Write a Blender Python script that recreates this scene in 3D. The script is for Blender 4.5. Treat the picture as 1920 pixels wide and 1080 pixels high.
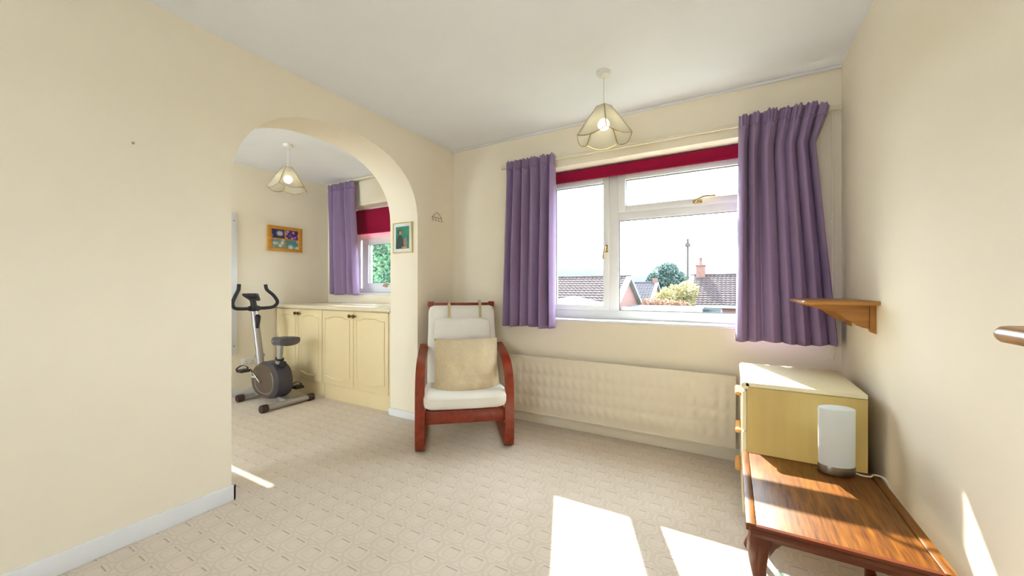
import bpy, bmesh, math, random
from mathutils import Vector, Matrix, noise

# ------------------------------------------------------------------ clear
for o in list(bpy.data.objects):
    bpy.data.objects.remove(o, do_unlink=True)
scene = bpy.context.scene
COL = scene.collection
R = math.radians
PI = math.pi
random.seed(7)

# ------------------------------------------------------------------ camera
cam = bpy.data.cameras.new('camera')
cam_o = bpy.data.objects.new('camera', cam)
COL.objects.link(cam_o)
cam.sensor_fit = 'HORIZONTAL'
cam.sensor_width = 36.0
cam.lens = 36.0 * 718.0 / 1920.0
cam.clip_start = 0.02
cam.clip_end = 5000
cam_o.location = (0, 0, 1.113)
cam_o.rotation_euler = (R(90), 0, R(29.73))
scene.camera = cam_o

# ------------------------------------------------------------------ sky, sun, exposure
world = bpy.data.worlds.new('hazy_sky')
scene.world = world
world.use_nodes = True
wn = world.node_tree
bg = wn.nodes['Background']
bg.inputs[0].default_value = (0.82, 0.91, 1.0, 1)
bg.inputs[1].default_value = 5.6

sun = bpy.data.lights.new('sun', 'SUN')
sun.energy = 7.0
sun.angle = R(0.53)
sun.color = (1.0, 0.92, 0.79)
sun_o = bpy.data.objects.new('sun', sun)
COL.objects.link(sun_o)
sun_o.location = (-4, 12, 12)
sun_o.rotation_euler = Vector((0.43, -1.06, -0.955)).to_track_quat('-Z', 'Y').to_euler()

vs = scene.view_settings
vs.view_transform = 'Standard'
vs.look = 'None'
vs.gamma = 1.0
vs.use_curve_mapping = False
vs.exposure = 1.54

# ------------------------------------------------------------------ materials
def srgb(r, g, b):
    def f(c):
        c /= 255.0
        return c / 12.92 if c <= 0.04045 else ((c + 0.055) / 1.055) ** 2.4
    return (f(r), f(g), f(b), 1.0)

class N:
    """tiny wrapper to write shader maths as expressions"""
    def __init__(s, nt, sock): s.nt, s.s = nt, sock
    def _op(s, op, *a):
        n = s.nt.nodes.new('ShaderNodeMath'); n.operation = op
        for i, v in enumerate((s,) + a):
            if isinstance(v, N): s.nt.links.new(v.s, n.inputs[i])
            else: n.inputs[i].default_value = v
        return N(s.nt, n.outputs[0])
    def __add__(s, o): return s._op('ADD', o)
    def __sub__(s, o): return s._op('SUBTRACT', o)
    def __mul__(s, o): return s._op('MULTIPLY', o)
    def absf(s): return s._op('ABSOLUTE')
    def frac(s): return s._op('FRACT')
    def floor(s): return s._op('FLOOR')
    def mx(s, o): return s._op('MAXIMUM', o)
    def mn(s, o): return s._op('MINIMUM', o)
    def gt(s, o): return s._op('GREATER_THAN', o)
    def lt(s, o): return s._op('LESS_THAN', o)
    def near(s, v, e): return s._op('COMPARE', v, e)
    def mod2(s): return (s * 0.5).frac()

MATS = {}
def new_mat(name):
    m = bpy.data.materials.new(name); m.use_nodes = True
    MATS[name] = m
    return m, m.node_tree, m.node_tree.nodes['Principled BSDF']

def coords(nt, scale=(1, 1, 1), kind='Object'):
    tc = nt.nodes.new('ShaderNodeTexCoord')
    mp = nt.nodes.new('ShaderNodeMapping')
    mp.inputs['Scale'].default_value = scale
    nt.links.new(tc.outputs[kind], mp.inputs[0])
    return mp.outputs[0]

def ramp(nt, fac, stops):
    r = nt.nodes.new('ShaderNodeValToRGB')
    e = r.color_ramp.elements
    e[0].position, e[0].color = stops[0]
    e[1].position, e[1].color = stops[-1]
    for p, c in stops[1:-1]:
        q = e.new(p); q.color = c
    nt.links.new(fac, r.inputs[0])
    return r.outputs[0]

def noise_tex(nt, vec, scale, detail=3, rough=0.5):
    n = nt.nodes.new('ShaderNodeTexNoise')
    n.inputs['Scale'].default_value = scale
    n.inputs['Detail'].default_value = detail
    n.inputs['Roughness'].default_value = rough
    if vec: nt.links.new(vec, n.inputs['Vector'])
    return n.outputs['Fac']

def add_bump(nt, bsdf, height, strength, dist=0.01):
    b = nt.nodes.new('ShaderNodeBump')
    b.inputs['Strength'].default_value = strength
    b.inputs['Distance'].default_value = dist
    nt.links.new(height, b.inputs['Height'])
    nt.links.new(b.outputs[0], bsdf.inputs['Normal'])

def shade(c, f): return (min(c[0]*f, 1), min(c[1]*f, 1), min(c[2]*f, 1), 1)

def plain(name, c, rough=0.5, metal=0.0, var=0.06, scale=12, bump=0.0, bscale=80, spec=0.5, stretch=(1, 1, 1), kind='Object'):
    m, nt, b = new_mat(name)
    v = coords(nt, stretch, kind)
    f = noise_tex(nt, v, scale)
    nt.links.new(ramp(nt, f, [(0.3, shade(c, 1 - var)), (0.7, shade(c, 1 + var))]), b.inputs['Base Color'])
    b.inputs['Roughness'].default_value = rough
    b.inputs['Metallic'].default_value = metal
    b.inputs['Specular IOR Level'].default_value = spec
    if bump: add_bump(nt, b, noise_tex(nt, v, bscale, 4), bump, 0.004)
    return m

def wood(name, c1, c2, rough=0.35, axis='X', scale=1.0, spec=0.5, coat=0.0):
    m, nt, b = new_mat(name)
    st = {'X': (2, 26, 26), 'Y': (26, 2, 26), 'Z': (26, 26, 2)}[axis]
    v = coords(nt, tuple(k*scale for k in st))
    f1 = noise_tex(nt, v, 1.6, 6, 0.62)
    nt.links.new(ramp(nt, f1, [(0.32, c1), (0.68, c2)]), b.inputs['Base Color'])
    b.inputs['Roughness'].default_value = rough
    b.inputs['Specular IOR Level'].default_value = spec
    b.inputs['Coat Weight'].default_value = coat
    b.inputs['Coat Roughness'].default_value = 0.2
    add_bump(nt, b, f1, 0.06, 0.002)
    return m

def fabric(name, c, rough=0.9, weave=700, var=0.08, translucent=0.0, bump=0.25, tcol=None):
    m, nt, b = new_mat(name)
    v = coords(nt)
    f = noise_tex(nt, v, weave, 2)
    g = noise_tex(nt, v, 9, 3)
    mix = N(nt, f) * 0.6 + N(nt, g) * 0.4
    col = ramp(nt, mix.s, [(0.3, shade(c, 1 - var)), (0.7, shade(c, 1 + var))])
    nt.links.new(col, b.inputs['Base Color'])
    b.inputs['Roughness'].default_value = rough
    b.inputs['Specular IOR Level'].default_value = 0.15
    b.inputs['Sheen Weight'].default_value = 0.15
    add_bump(nt, b, f, bump, 0.001)
    if translucent:
        t = nt.nodes.new('ShaderNodeBsdfTranslucent')
        if tcol: t.inputs[0].default_value = tcol
        else: nt.links.new(col, t.inputs[0])
        ms = nt.nodes.new('ShaderNodeMixShader')
        ms.inputs[0].default_value = translucent
        out = nt.nodes['Material Output']
        nt.links.new(b.outputs[0], ms.inputs[1])
        nt.links.new(t.outputs[0], ms.inputs[2])
        nt.links.new(ms.outputs[0], out.inputs[0])
    return m

def emission(name, c, strength):
    m, nt, b = new_mat(name)
    b.inputs['Base Color'].default_value = c
    b.inputs['Emission Color'].default_value = c
    b.inputs['Emission Strength'].default_value = strength
    return m

def thin_glass(name, tint=(0.97, 0.99, 0.985, 1), gloss=0.06):
    m, nt, b = new_mat(name)
    nt.nodes.remove(b)
    t = nt.nodes.new('ShaderNodeBsdfTransparent'); t.inputs[0].default_value = tint
    g = nt.nodes.new('ShaderNodeBsdfGlossy'); g.inputs['Roughness'].default_value = 0.02
    ms = nt.nodes.new('ShaderNodeMixShader')
    lw = nt.nodes.new('ShaderNodeLayerWeight'); lw.inputs[0].default_value = 0.12
    k = N(nt, lw.outputs['Fresnel']) * gloss * 4
    nt.links.new(k.s, ms.inputs[0])
    nt.links.new(t.outputs[0], ms.inputs[1]); nt.links.new(g.outputs[0], ms.inputs[2])
    nt.links.new(ms.outputs[0], nt.nodes['Material Output'].inputs[0])
    return m

def frosted(name, c, trans=0.5, clear=0.25):
    m, nt, b = new_mat(name)
    b.inputs['Base Color'].default_value = c
    b.inputs['Roughness'].default_value = 0.25
    t = nt.nodes.new('ShaderNodeBsdfTranslucent'); t.inputs[0].default_value = c
    tr = nt.nodes.new('ShaderNodeBsdfTransparent'); tr.inputs[0].default_value = c
    m1 = nt.nodes.new('ShaderNodeMixShader'); m1.inputs[0].default_value = trans
    m2 = nt.nodes.new('ShaderNodeMixShader'); m2.inputs[0].default_value = clear
    nt.links.new(b.outputs[0], m1.inputs[1]); nt.links.new(t.outputs[0], m1.inputs[2])
    nt.links.new(m1.outputs[0], m2.inputs[1]); nt.links.new(tr.outputs[0], m2.inputs[2])
    nt.links.new(m2.outputs[0], nt.nodes['Material Output'].inputs[0])
    return m

def leafy(name, c1, c2, trans=0.4, scale=6):
    m, nt, b = new_mat(name)
    v = coords(nt)
    f = noise_tex(nt, v, scale, 3)
    col = ramp(nt, f, [(0.3, c1), (0.7, c2)])
    nt.links.new(col, b.inputs['Base Color'])
    b.inputs['Roughness'].default_value = 0.6
    t = nt.nodes.new('ShaderNodeBsdfTranslucent'); nt.links.new(col, t.inputs[0])
    ms = nt.nodes.new('ShaderNodeMixShader'); ms.inputs[0].default_value = trans
    nt.links.new(b.outputs[0], ms.inputs[1]); nt.links.new(t.outputs[0], ms.inputs[2])
    nt.links.new(ms.outputs[0], nt.nodes['Material Output'].inputs[0])
    return m

M = {}
M['wall'] = plain('cream_wall_paint', srgb(248, 237, 216), 0.75, var=0.012, scale=3, bump=0.05, bscale=220, spec=0.3)
M['ceil'] = plain('white_ceiling_paint', srgb(243, 244, 248), 0.85, var=0.012, scale=3, bump=0.05, bscale=150, spec=0.2)
M['gloss_white'] = plain('white_gloss_paint', srgb(238, 238, 240), 0.3, var=0.01, scale=6)
M['pvc'] = plain('white_window_plastic', srgb(240, 240, 238), 0.28, var=0.01, scale=6)
M['gasket'] = plain('dark_glazing_gasket', srgb(70, 84, 84), 0.5, var=0.1)
M['glass'] = thin_glass('window_glass')
M['brass'] = plain('brass', srgb(188, 164, 118), 0.25, 1.0, var=0.05)
M['antique'] = plain('antique_brass', srgb(120, 84, 40), 0.35, 1.0, var=0.25, scale=60)
M['steel'] = plain('brushed_steel', srgb(132, 124, 112), 0.32, 1.0, var=0.08, scale=30, stretch=(1, 1, 30))
M['blind'] = fabric('magenta_blind_fabric', srgb(160, 12, 62), 0.75, 900, 0.04, 0.12, 0.1)
M['curtain'] = fabric('mauve_curtain_fabric', srgb(160, 135, 174), 0.8, 900, 0.06, 0.10, 0.15)
M['tape'] = fabric('mauve_heading_fabric', srgb(158, 133, 172), 0.8, 900, 0.06, 0.10, 0.15)
M['track'] = plain('cream_curtain_track', srgb(236, 226, 200), 0.45, var=0.02)
M['radiator'] = plain('cream_radiator_enamel', srgb(240, 228, 206), 0.35, var=0.012, scale=5)
M['cabinet'] = plain('cream_cabinet_lacquer', srgb(236, 216, 172), 0.5, var=0.015, scale=5)
M['worktop'] = plain('pale_beige_laminate', srgb(232, 218, 188), 0.25, var=0.04, scale=90)
M['chest'] = plain('shaded_cream_chest_laminate', srgb(204, 178, 108), 0.5, var=0.03, scale=6, stretch=(6, 1, 0.6))  # same laminate as the top, with the side's shade put into the colour
M['chest_top'] = plain('cream_chest_top_laminate', srgb(238, 228, 192), 0.45, var=0.015, scale=6)
M['pull'] = wood('light_wood_pull', srgb(196, 128, 46), srgb(226, 166, 82), 0.4, 'Y')
M['chairwood'] = wood('reddish_brown_chair_veneer', srgb(118, 28, 6), srgb(154, 52, 14), 0.32, 'Y', 0.7, coat=0.2)
M['cushion'] = fabric('off_white_chair_cotton', srgb(246, 242, 233), 0.9, 500, 0.04, 0, 0.2)
M['strap'] = fabric('beige_webbing', srgb(206, 186, 146), 0.9, 600, 0.08, 0, 0.3)
M['pillow'] = fabric('beige_chenille', srgb(222, 203, 168), 0.95, 130, 0.14, 0, 0.8)
M['table'] = wood('honey_brown_table_veneer', srgb(78, 36, 4), srgb(142, 88, 18), 0.4, 'Y', 2.2, spec=0.3)
M['tableedge'] = wood('dark_brown_table_wood', srgb(80, 28, 8), srgb(106, 46, 16), 0.28, 'X', 0.7, coat=0.25)
M['shelfwood'] = wood('golden_oak', srgb(150, 96, 32), srgb(186, 130, 58), 0.35, 'X', 0.8, coat=0.15)
M['lampglass'] = plain('frosted_white_lamp_glass', srgb(228, 236, 236), 0.35, var=0.01)
M['cable'] = plain('white_cable', srgb(236, 232, 224), 0.5, var=0.02)
M['shadeglass'] = frosted('frosted_shade_glass', (0.93, 0.92, 0.86, 1), 0.35, 0.66)
M['bulb'] = emission('glowing_bulb', (1.0, 0.86, 0.62, 1), 3.0)
M['rose'] = plain('white_lamp_plastic', srgb(236, 234, 228), 0.4, var=0.01)
M['bike_silver'] = plain('bike_silver_paint', srgb(176, 174, 172), 0.35, 0.5, var=0.02)
M['bike_black'] = plain('bike_black_plastic', srgb(40, 38, 42), 0.45, var=0.12, scale=20)
M['bike_grip'] = plain('bike_black_foam', srgb(36, 36, 42), 0.7, var=0.1, scale=40)
M['bike_brown'] = plain('bike_smoked_brown_plastic', srgb(104, 88, 74), 0.25, 0.2, var=0.06)
M['bike_dark'] = plain('bike_dark_grey_plastic', srgb(70, 68, 78), 0.25, 0.2, var=0.06)
M['bike_seat'] = plain('bike_grey_vinyl', srgb(92, 88, 96), 0.55, var=0.06, bump=0.1, bscale=200)
M['bike_cap'] = plain('bike_brown_rubber', srgb(64, 42, 38), 0.5, var=0.1)
M['frame_gold'] = wood('orange_pine_picture_frame', srgb(198, 132, 34), srgb(222, 158, 58), 0.4, 'Y')
M['frame_pale'] = plain('pale_gold_picture_frame', srgb(206, 184, 120), 0.35, 0.4, var=0.08, scale=40)
M['mount'] = plain('white_picture_mount', srgb(226, 230, 226), 0.8, var=0.01)
M['socket'] = plain('white_socket_plastic', srgb(238, 236, 230), 0.35, var=0.01)
M['wire'] = plain('dull_metal_wire', srgb(150, 140, 124), 0.35, 0.9, var=0.15, scale=80)
M['roof'] = plain('grey_brown_roof_tile', srgb(56, 48, 49), 0.8, var=0.25, scale=4, spec=0.1)
M['roof2'] = plain('grey_slate_roof_tile', srgb(56, 54, 60), 0.8, var=0.2, scale=4, spec=0.1)
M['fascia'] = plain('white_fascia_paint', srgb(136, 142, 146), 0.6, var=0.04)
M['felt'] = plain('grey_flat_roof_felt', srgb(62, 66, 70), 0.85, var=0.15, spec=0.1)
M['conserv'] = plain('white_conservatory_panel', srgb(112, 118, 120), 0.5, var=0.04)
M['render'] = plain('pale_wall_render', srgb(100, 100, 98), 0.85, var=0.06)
M['chimney'] = plain('pinkish_chimney_brick', srgb(92, 70, 64), 0.85, var=0.2, scale=8, spec=0.1)
M['darkglass'] = plain('dim_house_window', srgb(60, 74, 78), 0.15, var=0.2, scale=2)
M['polewood'] = plain('weathered_telegraph_pole', srgb(54, 51, 46), 0.9, var=0.2)
M['ground'] = plain('grassy_ground', srgb(65, 71, 48), 0.95, var=0.3, scale=0.4, spec=0.1)
M['hill'] = plain('wooded_hillside', srgb(46, 54, 60), 0.95, var=0.2, scale=0.01, spec=0.1)
M['leaf_dark'] = leafy('hazed_tree_leaf', srgb(44, 64, 62), srgb(70, 90, 82), 0.3, 1.0)  # bluish leaf colour carries the distance haze
M['leaf_yellow'] = leafy('yellow_green_shrub_leaf', srgb(96, 92, 58), srgb(146, 134, 92), 0.5, 1.4)
M['leaf_hedge'] = leafy('fresh_green_hedge_leaf', srgb(50, 92, 74), srgb(104, 136, 98), 0.45, 3)
M['leaf_pink'] = leafy('pinkish_shrub_leaf', srgb(110, 74, 64), srgb(146, 116, 92), 0.45, 2)
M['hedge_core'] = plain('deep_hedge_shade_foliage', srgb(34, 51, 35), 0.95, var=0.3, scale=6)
M['bark'] = plain('brown_bark', srgb(84, 70, 56), 0.9, var=0.25, scale=8)

def brick_mat():
    m, nt, b = new_mat('pink_red_brickwork')
    tc = nt.nodes.new('ShaderNodeTexCoord')
    sx = nt.nodes.new('ShaderNodeSeparateXYZ'); nt.links.new(tc.outputs['Object'], sx.inputs[0])
    cb = nt.nodes.new('ShaderNodeCombineXYZ')
    a = N(nt, sx.outputs[0]) + N(nt, sx.outputs[1])
    nt.links.new(a.s, cb.inputs[0]); nt.links.new(sx.outputs[2], cb.inputs[1])
    br = nt.nodes.new('ShaderNodeTexBrick')
    br.inputs['Color1'].default_value = srgb(98, 56, 50)
    br.inputs['Color2'].default_value = srgb(92, 52, 46)
    br.inputs['Mortar'].default_value = srgb(110, 96, 90)
    br.inputs['Scale'].default_value = 1.0
    br.inputs['Brick Width'].default_value = 0.225
    br.inputs['Row Height'].default_value = 0.075
    br.inputs['Mortar Size'].default_value = 0.01
    nt.links.new(cb.outputs[0], br.inputs['Vector'])
    nt.links.new(br.outputs[0], b.inputs['Base Color'])
    b.inputs['Roughness'].default_value = 0.9
    return m
M['brick'] = brick_mat()

def carpet_mat():
    m, nt, b = new_mat('beige_sculpted_carpet')
    tc = nt.nodes.new('ShaderNodeTexCoord')
    sx = nt.nodes.new('ShaderNodeSeparateXYZ'); nt.links.new(tc.outputs['Object'], sx.inputs[0])
    X = N(nt, sx.outputs[0]); Y = N(nt, sx.outputs[1])
    py = Y * (1 / 0.098)
    row = py.floor()
    px = X * (1 / 0.114) + row.mod2()
    fx = px.frac() - 0.5
    fy = py.frac() - 0.5
    ax = fx.absf(); ay = fy.absf()
    d = ax.mx(ay).mx((ax + ay) * 0.60)
    l1 = d.near(0.455, 0.035)
    l2 = d.near(0.27, 0.03)
    tuft = N(nt, noise_tex(nt, tc.outputs['Object'], 420, 2))
    soft = N(nt, noise_tex(nt, tc.outputs['Object'], 2.2, 3))
    dash = (fy.near(0.30, 0.022)) * (ax.lt(0.27))
    wob = N(nt, noise_tex(nt, tc.outputs['Object'], 30, 2)).gt(0.42)
    line = (l1 * 0.22 + l2 * 0.18 + dash * wob * 1.0)._op('MINIMUM', 1.0)
    k = tuft * 0.55 + soft * 0.45
    base = ramp(nt, k.s, [(0.3, srgb(215, 198, 178)), (0.7, srgb(237, 223, 208))])
    mix = nt.nodes.new('ShaderNodeMix'); mix.data_type = 'RGBA'
    lf = line * 0.52
    nt.links.new(lf.s, mix.inputs['Factor'])
    nt.links.new(base, mix.inputs['A'])
    mix.inputs['B'].default_value = srgb(120, 100, 78)
    nt.links.new(mix.outputs['Result'], b.inputs['Base Color'])
    b.inputs['Roughness'].default_value = 0.95
    b.inputs['Specular IOR Level'].default_value = 0.1
    b.inputs['Sheen Weight'].default_value = 0.1
    h = tuft * 0.5 - line * 0.8
    add_bump(nt, b, h.s, 0.5, 0.004)
    return m
M['carpet'] = carpet_mat()

def photo_mat(name, bgc, spots, scale, seed):
    """flat print: soft coloured petals over a ground, for the small flower photographs"""
    m, nt, b = new_mat(name)
    v = coords(nt)
    vo = nt.nodes.new('ShaderNodeTexVoronoi'); vo.inputs['Scale'].default_value = scale
    off = nt.nodes.new('ShaderNodeVectorMath'); off.operation = 'ADD'
    off.inputs[1].default_value = (seed, seed * 2.3, seed * 1.7)
    nt.links.new(v, off.inputs[0]); nt.links.new(off.outputs[0], vo.inputs['Vector'])
    col = ramp(nt, vo.outputs['Distance'], [(0.18, spots), (0.5, bgc)])
    nt.links.new(col, b.inputs['Base Color'])
    b.inputs['Roughness'].default_value = 0.3
    return m

# ------------------------------------------------------------------ mesh helpers
def box(bm, x0, x1, y0, y1, z0, z1, bev=0.0, seg=2):
    t = bmesh.new()
    bmesh.ops.create_cube(t, size=1)
    for v in t.verts:
        v.co = Vector(((x0+x1)/2 + v.co.x*(x1-x0), (y0+y1)/2 + v.co.y*(y1-y0), (z0+z1)/2 + v.co.z*(z1-z0)))
    if bev:
        bmesh.ops.bevel(t, geom=t.edges[:], offset=bev, segments=seg, profile=0.5, affect='EDGES')
    merge(bm, t)

def merge(bm, t, mtx=None):
    vm = {}
    for v in t.verts:
        vm[v] = bm.verts.new(mtx @ v.co if mtx else v.co)
    for f in t.faces:
        try:
            nf = bm.faces.new([vm[v] for v in f.verts]); nf.smooth = f.smooth
        except ValueError:
            pass
    t.free()

def loft(bm, rings, closed=True, caps=True, smooth=True):
    vr = [[bm.verts.new(p) for p in r] for r in rings]
    n = len(rings[0])
    for a, b in zip(vr[:-1], vr[1:]):
        for i in range(n if closed else n - 1):
            j = (i + 1) % n
            f = bm.faces.new((a[i], a[j], b[j], b[i])); f.smooth = smooth
    if caps and closed:
        bm.faces.new(list(reversed(vr[0]))); bm.faces.new(vr[-1])
    return vr

def tube(bm, pts, r, n=10, caps=True, sec=None, up=None):
    """sweep a circle (or section list of 2d points) along pts; r may be a list"""
    pts = [Vector(p) for p in pts]
    rs = r if isinstance(r, (list, tuple)) else [r] * len(pts)
    tang = []
    for i in range(len(pts)):
        a = pts[max(i-1, 0)]; c = pts[min(i+1, len(pts)-1)]
        tang.append((c - a).normalized())
    ref = Vector(up) if up else (Vector((0, 0, 1)) if abs(tang[0].z) < 0.9 else Vector((1, 0, 0)))
    nrm = (ref - tang[0] * ref.dot(tang[0])).normalized()
    rings = []
    for i, p in enumerate(pts):
        t = tang[i]
        nrm = (nrm - t * nrm.dot(t))
        nrm.normalize()
        bi = t.cross(nrm)
        if sec:
            rings.append([p + nrm * (q[0]*rs[i]) + bi * (q[1]*rs[i]) for q in sec])
        else:
            rings.append([p + (nrm * math.cos(2*PI*k/n) + bi * math.sin(2*PI*k/n)) * rs[i] for k in range(n)])
    loft(bm, rings, True, caps)

def cyl(bm, p0, p1, r0, r1=None, n=20):
    tube(bm, [p0, p1], [r0, r1 if r1 is not None else r0], n)

def lathe(bm, prof, c=(0, 0, 0), n=28, sx=1.0, sy=1.0, rot=0.0):
    rings = []
    for r, z in prof:
        ring = []
        for k in range(n):
            a = 2*PI*k/n
            x, y = r*math.cos(a)*sx, r*math.sin(a)*sy
            ring.append((c[0] + x*math.cos(rot) - y*math.sin(rot), c[1] + x*math.sin(rot) + y*math.cos(rot), c[2] + z))
        rings.append(ring)
    loft(bm, rings)

def prism(bm, poly, f0, f1):
    """poly list of 2d points; f0/f1 map (a,b)->3d for both faces"""
    a = [bm.verts.new(f0(*p)) for p in poly]
    b = [bm.verts.new(f1(*p)) for p in poly]
    n = len(poly)
    bm.faces.new(a); bm.faces.new(list(reversed(b)))
    for i in range(n):
        j = (i+1) % n
        bm.faces.new((a[i], b[i], b[j], a[j]))

def rbox(bm, c, half, r, n=8, fn=None):
    """rounded box, evenly subdivided; fn deforms each point"""
    t = bmesh.new()
    bmesh.ops.create_cube(t, size=2)
    bmesh.ops.subdivide_edges(t, edges=t.edges[:], cuts=n, use_grid_fill=True)
    h = Vector(half)
    for v in t.verts:
        p = Vector((v.co.x*h.x, v.co.y*h.y, v.co.z*h.z))
        q = Vector((max(-h.x+r, min(h.x-r, p.x)), max(-h.y+r, min(h.y-r, p.y)), max(-h.z+r, min(h.z-r, p.z))))
        d = p - q
        if d.length > 1e-9: p = q + d.normalized() * r
        if fn: p = fn(p)
        v.co = p + Vector(c)
    for f in t.faces: f.smooth = True
    merge(bm, t)

def frame_ring(bm, x0, x1, z0, z1, l, r, b, t, y0, y1, bev=0.003):
    box(bm, x0, x0+l, y0, y1, z0, z1, bev)
    box(bm, x1-r, x1, y0, y1, z0, z1, bev)
    box(bm, x0+l, x1-r, y0, y1, z0, z0+b, bev)
    box(bm, x0+l, x1-r, y0, y1, z1-t, z1, bev)

def bez(pts, n=8):
    """catmull-rom through pts"""
    P = [Vector(p) for p in pts]
    P = [P[0]*2 - P[1]] + P + [P[-1]*2 - P[-2]]
    out = []
    for i in range(1, len(P)-2):
        for k in range(n):
            t = k / n
            a, b, c, d = P[i-1], P[i], P[i+1], P[i+2]
            out.append(0.5*((2*b) + (c-a)*t + (2*a-5*b+4*c-d)*t*t + (3*b-a-3*c+d)*t*t*t))
    out.append(P[-2])
    return out

# ------------------------------------------------------------------ object helpers
LOCAL = set()
def thing(name, label, cat, loc, rotz=0.0, group=None, local=False):
    o = bpy.data.objects.new(name, None)
    o.empty_display_size = 0.1
    COL.objects.link(o)
    o.location = loc; o.rotation_euler = (0, 0, rotz)
    o['label'] = label; o['category'] = cat
    if group: o['group'] = group
    if local: LOCAL.add(o.name)
    return o

def origin_of(p):
    v = Vector((0, 0, 0))
    while p:
        v += Vector(p.location); p = p.parent
    return v

def is_local(p):
    while p:
        if p.name in LOCAL: return True
        p = p.parent
    return False

def obj(name, bm, mat, parent=None, smooth_angle=None, label=None):
    bmesh.ops.recalc_face_normals(bm, faces=bm.faces[:])
    if parent is not None and not is_local(parent):
        bmesh.ops.translate(bm, verts=bm.verts[:], vec=-origin_of(parent))
    loc = Vector((0, 0, 0))
    if parent is None and len(bm.verts):
        xs = [v.co.x for v in bm.verts]; ys = [v.co.y for v in bm.verts]; zs = [v.co.z for v in bm.verts]
        loc = Vector(((min(xs)+max(xs))/2, (min(ys)+max(ys))/2, min(zs)))
        bmesh.ops.translate(bm, verts=bm.verts[:], vec=-loc)
    me = bpy.data.meshes.new(name)
    for f in bm.faces: f.smooth = True
    bm.to_mesh(me); bm.free()
    me.set_sharp_from_angle(angle=R(34))
    me.materials.append(M[mat] if isinstance(mat, str) else mat)
    o = bpy.data.objects.new(name, me)
    COL.objects.link(o)
    o.location = loc
    if parent is not None: o.parent = parent
    if label: o['label'] = label
    return o

def tag(o, label, cat, group=None):
    o['label'] = label; o['category'] = cat
    if group: o['group'] = group
    return o

def struct(name, bm, mat, label=None):
    o = obj(name, bm, mat)
    # keep structure materials in world metres
    o['kind'] = 'structure'
    if label: o['label'] = label
    return o

def B(): return bmesh.new()

def copy_tree(o, parent=None):
    c = o.copy(); COL.objects.link(c); c.parent = parent
    if o.name in LOCAL: LOCAL.add(c.name)
    for ch in list(o.children): copy_tree(ch, c)
    return c

# ================================================================== SETTING
WL, WLB = -2.275, -2.595       # dividing wall, both faces
WY = 2.86                      # window wall
XR = 0.555                     # right wall
XA = -4.42                     # far left wall of the side room
YA = 3.05                      # window wall of the side room
YB = -1.9                      # rear wall behind the viewer
CH = 2.4

bm = B(); box(bm, XA-0.1, XR+0.1, YB-0.1, YA+0.02, -0.12, 0.0); struct('floor', bm, 'carpet')
bm = B(); box(bm, XA-0.1, XR+0.1, YB-0.1, YA+0.35, CH, CH+0.12); struct('ceiling', bm, 'ceil')

# dividing wall with arch: outline in (y,z)
AY0, AY1, AZ, ASP = 1.015, 2.391, 2.195, 1.65
cy, hw = (AY0+AY1)/2, (AY1-AY0)/2
arch = []
for k in range(41):
    a = PI*k/40
    ca, sa = math.cos(a), math.sin(a)
    e = 2/2.3
    arch.append((cy - hw*math.copysign(abs(ca)**e, ca), ASP + (AZ-ASP)*(abs(sa)**e)))
bm = B()
def wallface(x):
    # strips: left part, right part, and over-arch quads
    vs_ = []
    vs_.append([(YB, 0), (AY0, 0), (AY0, ASP), (AY0, CH), (YB, CH)])
    vs_.append([(AY1, 0), (YA, 0), (YA, CH), (AY1, CH), (AY1, ASP)])
    for p, q in zip(arch[:-1], arch[1:]):
        vs_.append([p, q, (q[0], CH), (p[0], CH)])
    for poly in vs_:
        bm.faces.new([bm.verts.new((x, y, z)) for y, z in poly])
wallface(WL); wallface(WLB)
loop = [(AY0, 0)] + arch + [(AY1, 0)]
for p, q in zip(loop[:-1], loop[1:]):
    bm.faces.new([bm.verts.new(c) for c in ((WL, p[0], p[1]), (WLB, p[0], p[1]), (WLB, q[0], q[1]), (WL, q[0], q[1]))])
bmesh.ops.remove_doubles(bm, verts=bm.verts[:], dist=1e-5)
struct('wall_left', bm, 'wall')

def wall_with_hole(name, x0, x1, y0, y1, hx0, hx1, hz0, hz1, mat='wall'):
    bm = B()
    box(bm, x0, hx0, y0, y1, 0, CH)
    box(bm, hx1, x1, y0, y1, 0, CH)
    box(bm, hx0, hx1, y0, y1, 0, hz0)
    box(bm, hx0, hx1, y0, y1, hz1, CH)
    return struct(name, bm, mat)

W1 = (-1.42, 0.42, 0.862, 2.085)
W2 = (-4.04, -2.99, 1.05, 2.09)
wall_with_hole('wall_window_side', WL-0.001, XR+0.1, WY, WY+0.30, *W1)
wall_with_hole('wall_side_room_window', XA-0.1, WLB+0.001, YA, YA+0.30, *W2)
bm = B(); box(bm, XR, XR+0.1, YB-0.1, WY, 0, CH); struct('wall_right', bm, 'wall')
bm = B(); box(bm, XA-0.1, XA, YB-0.1, YA, 0, CH); struct('wall_side_room_left', bm, 'wall')
W3 = (-1.25, -0.45, 1.1, 2.0)
wall_with_hole('wall_rear', WL, XR, YB-0.1, YB, *W3)
W4 = (-4.1, -2.85, 0.8, 2.15)
wall_with_hole('wall_side_room_rear', XA, WLB, YB-0.1, YB, *W4)

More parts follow.
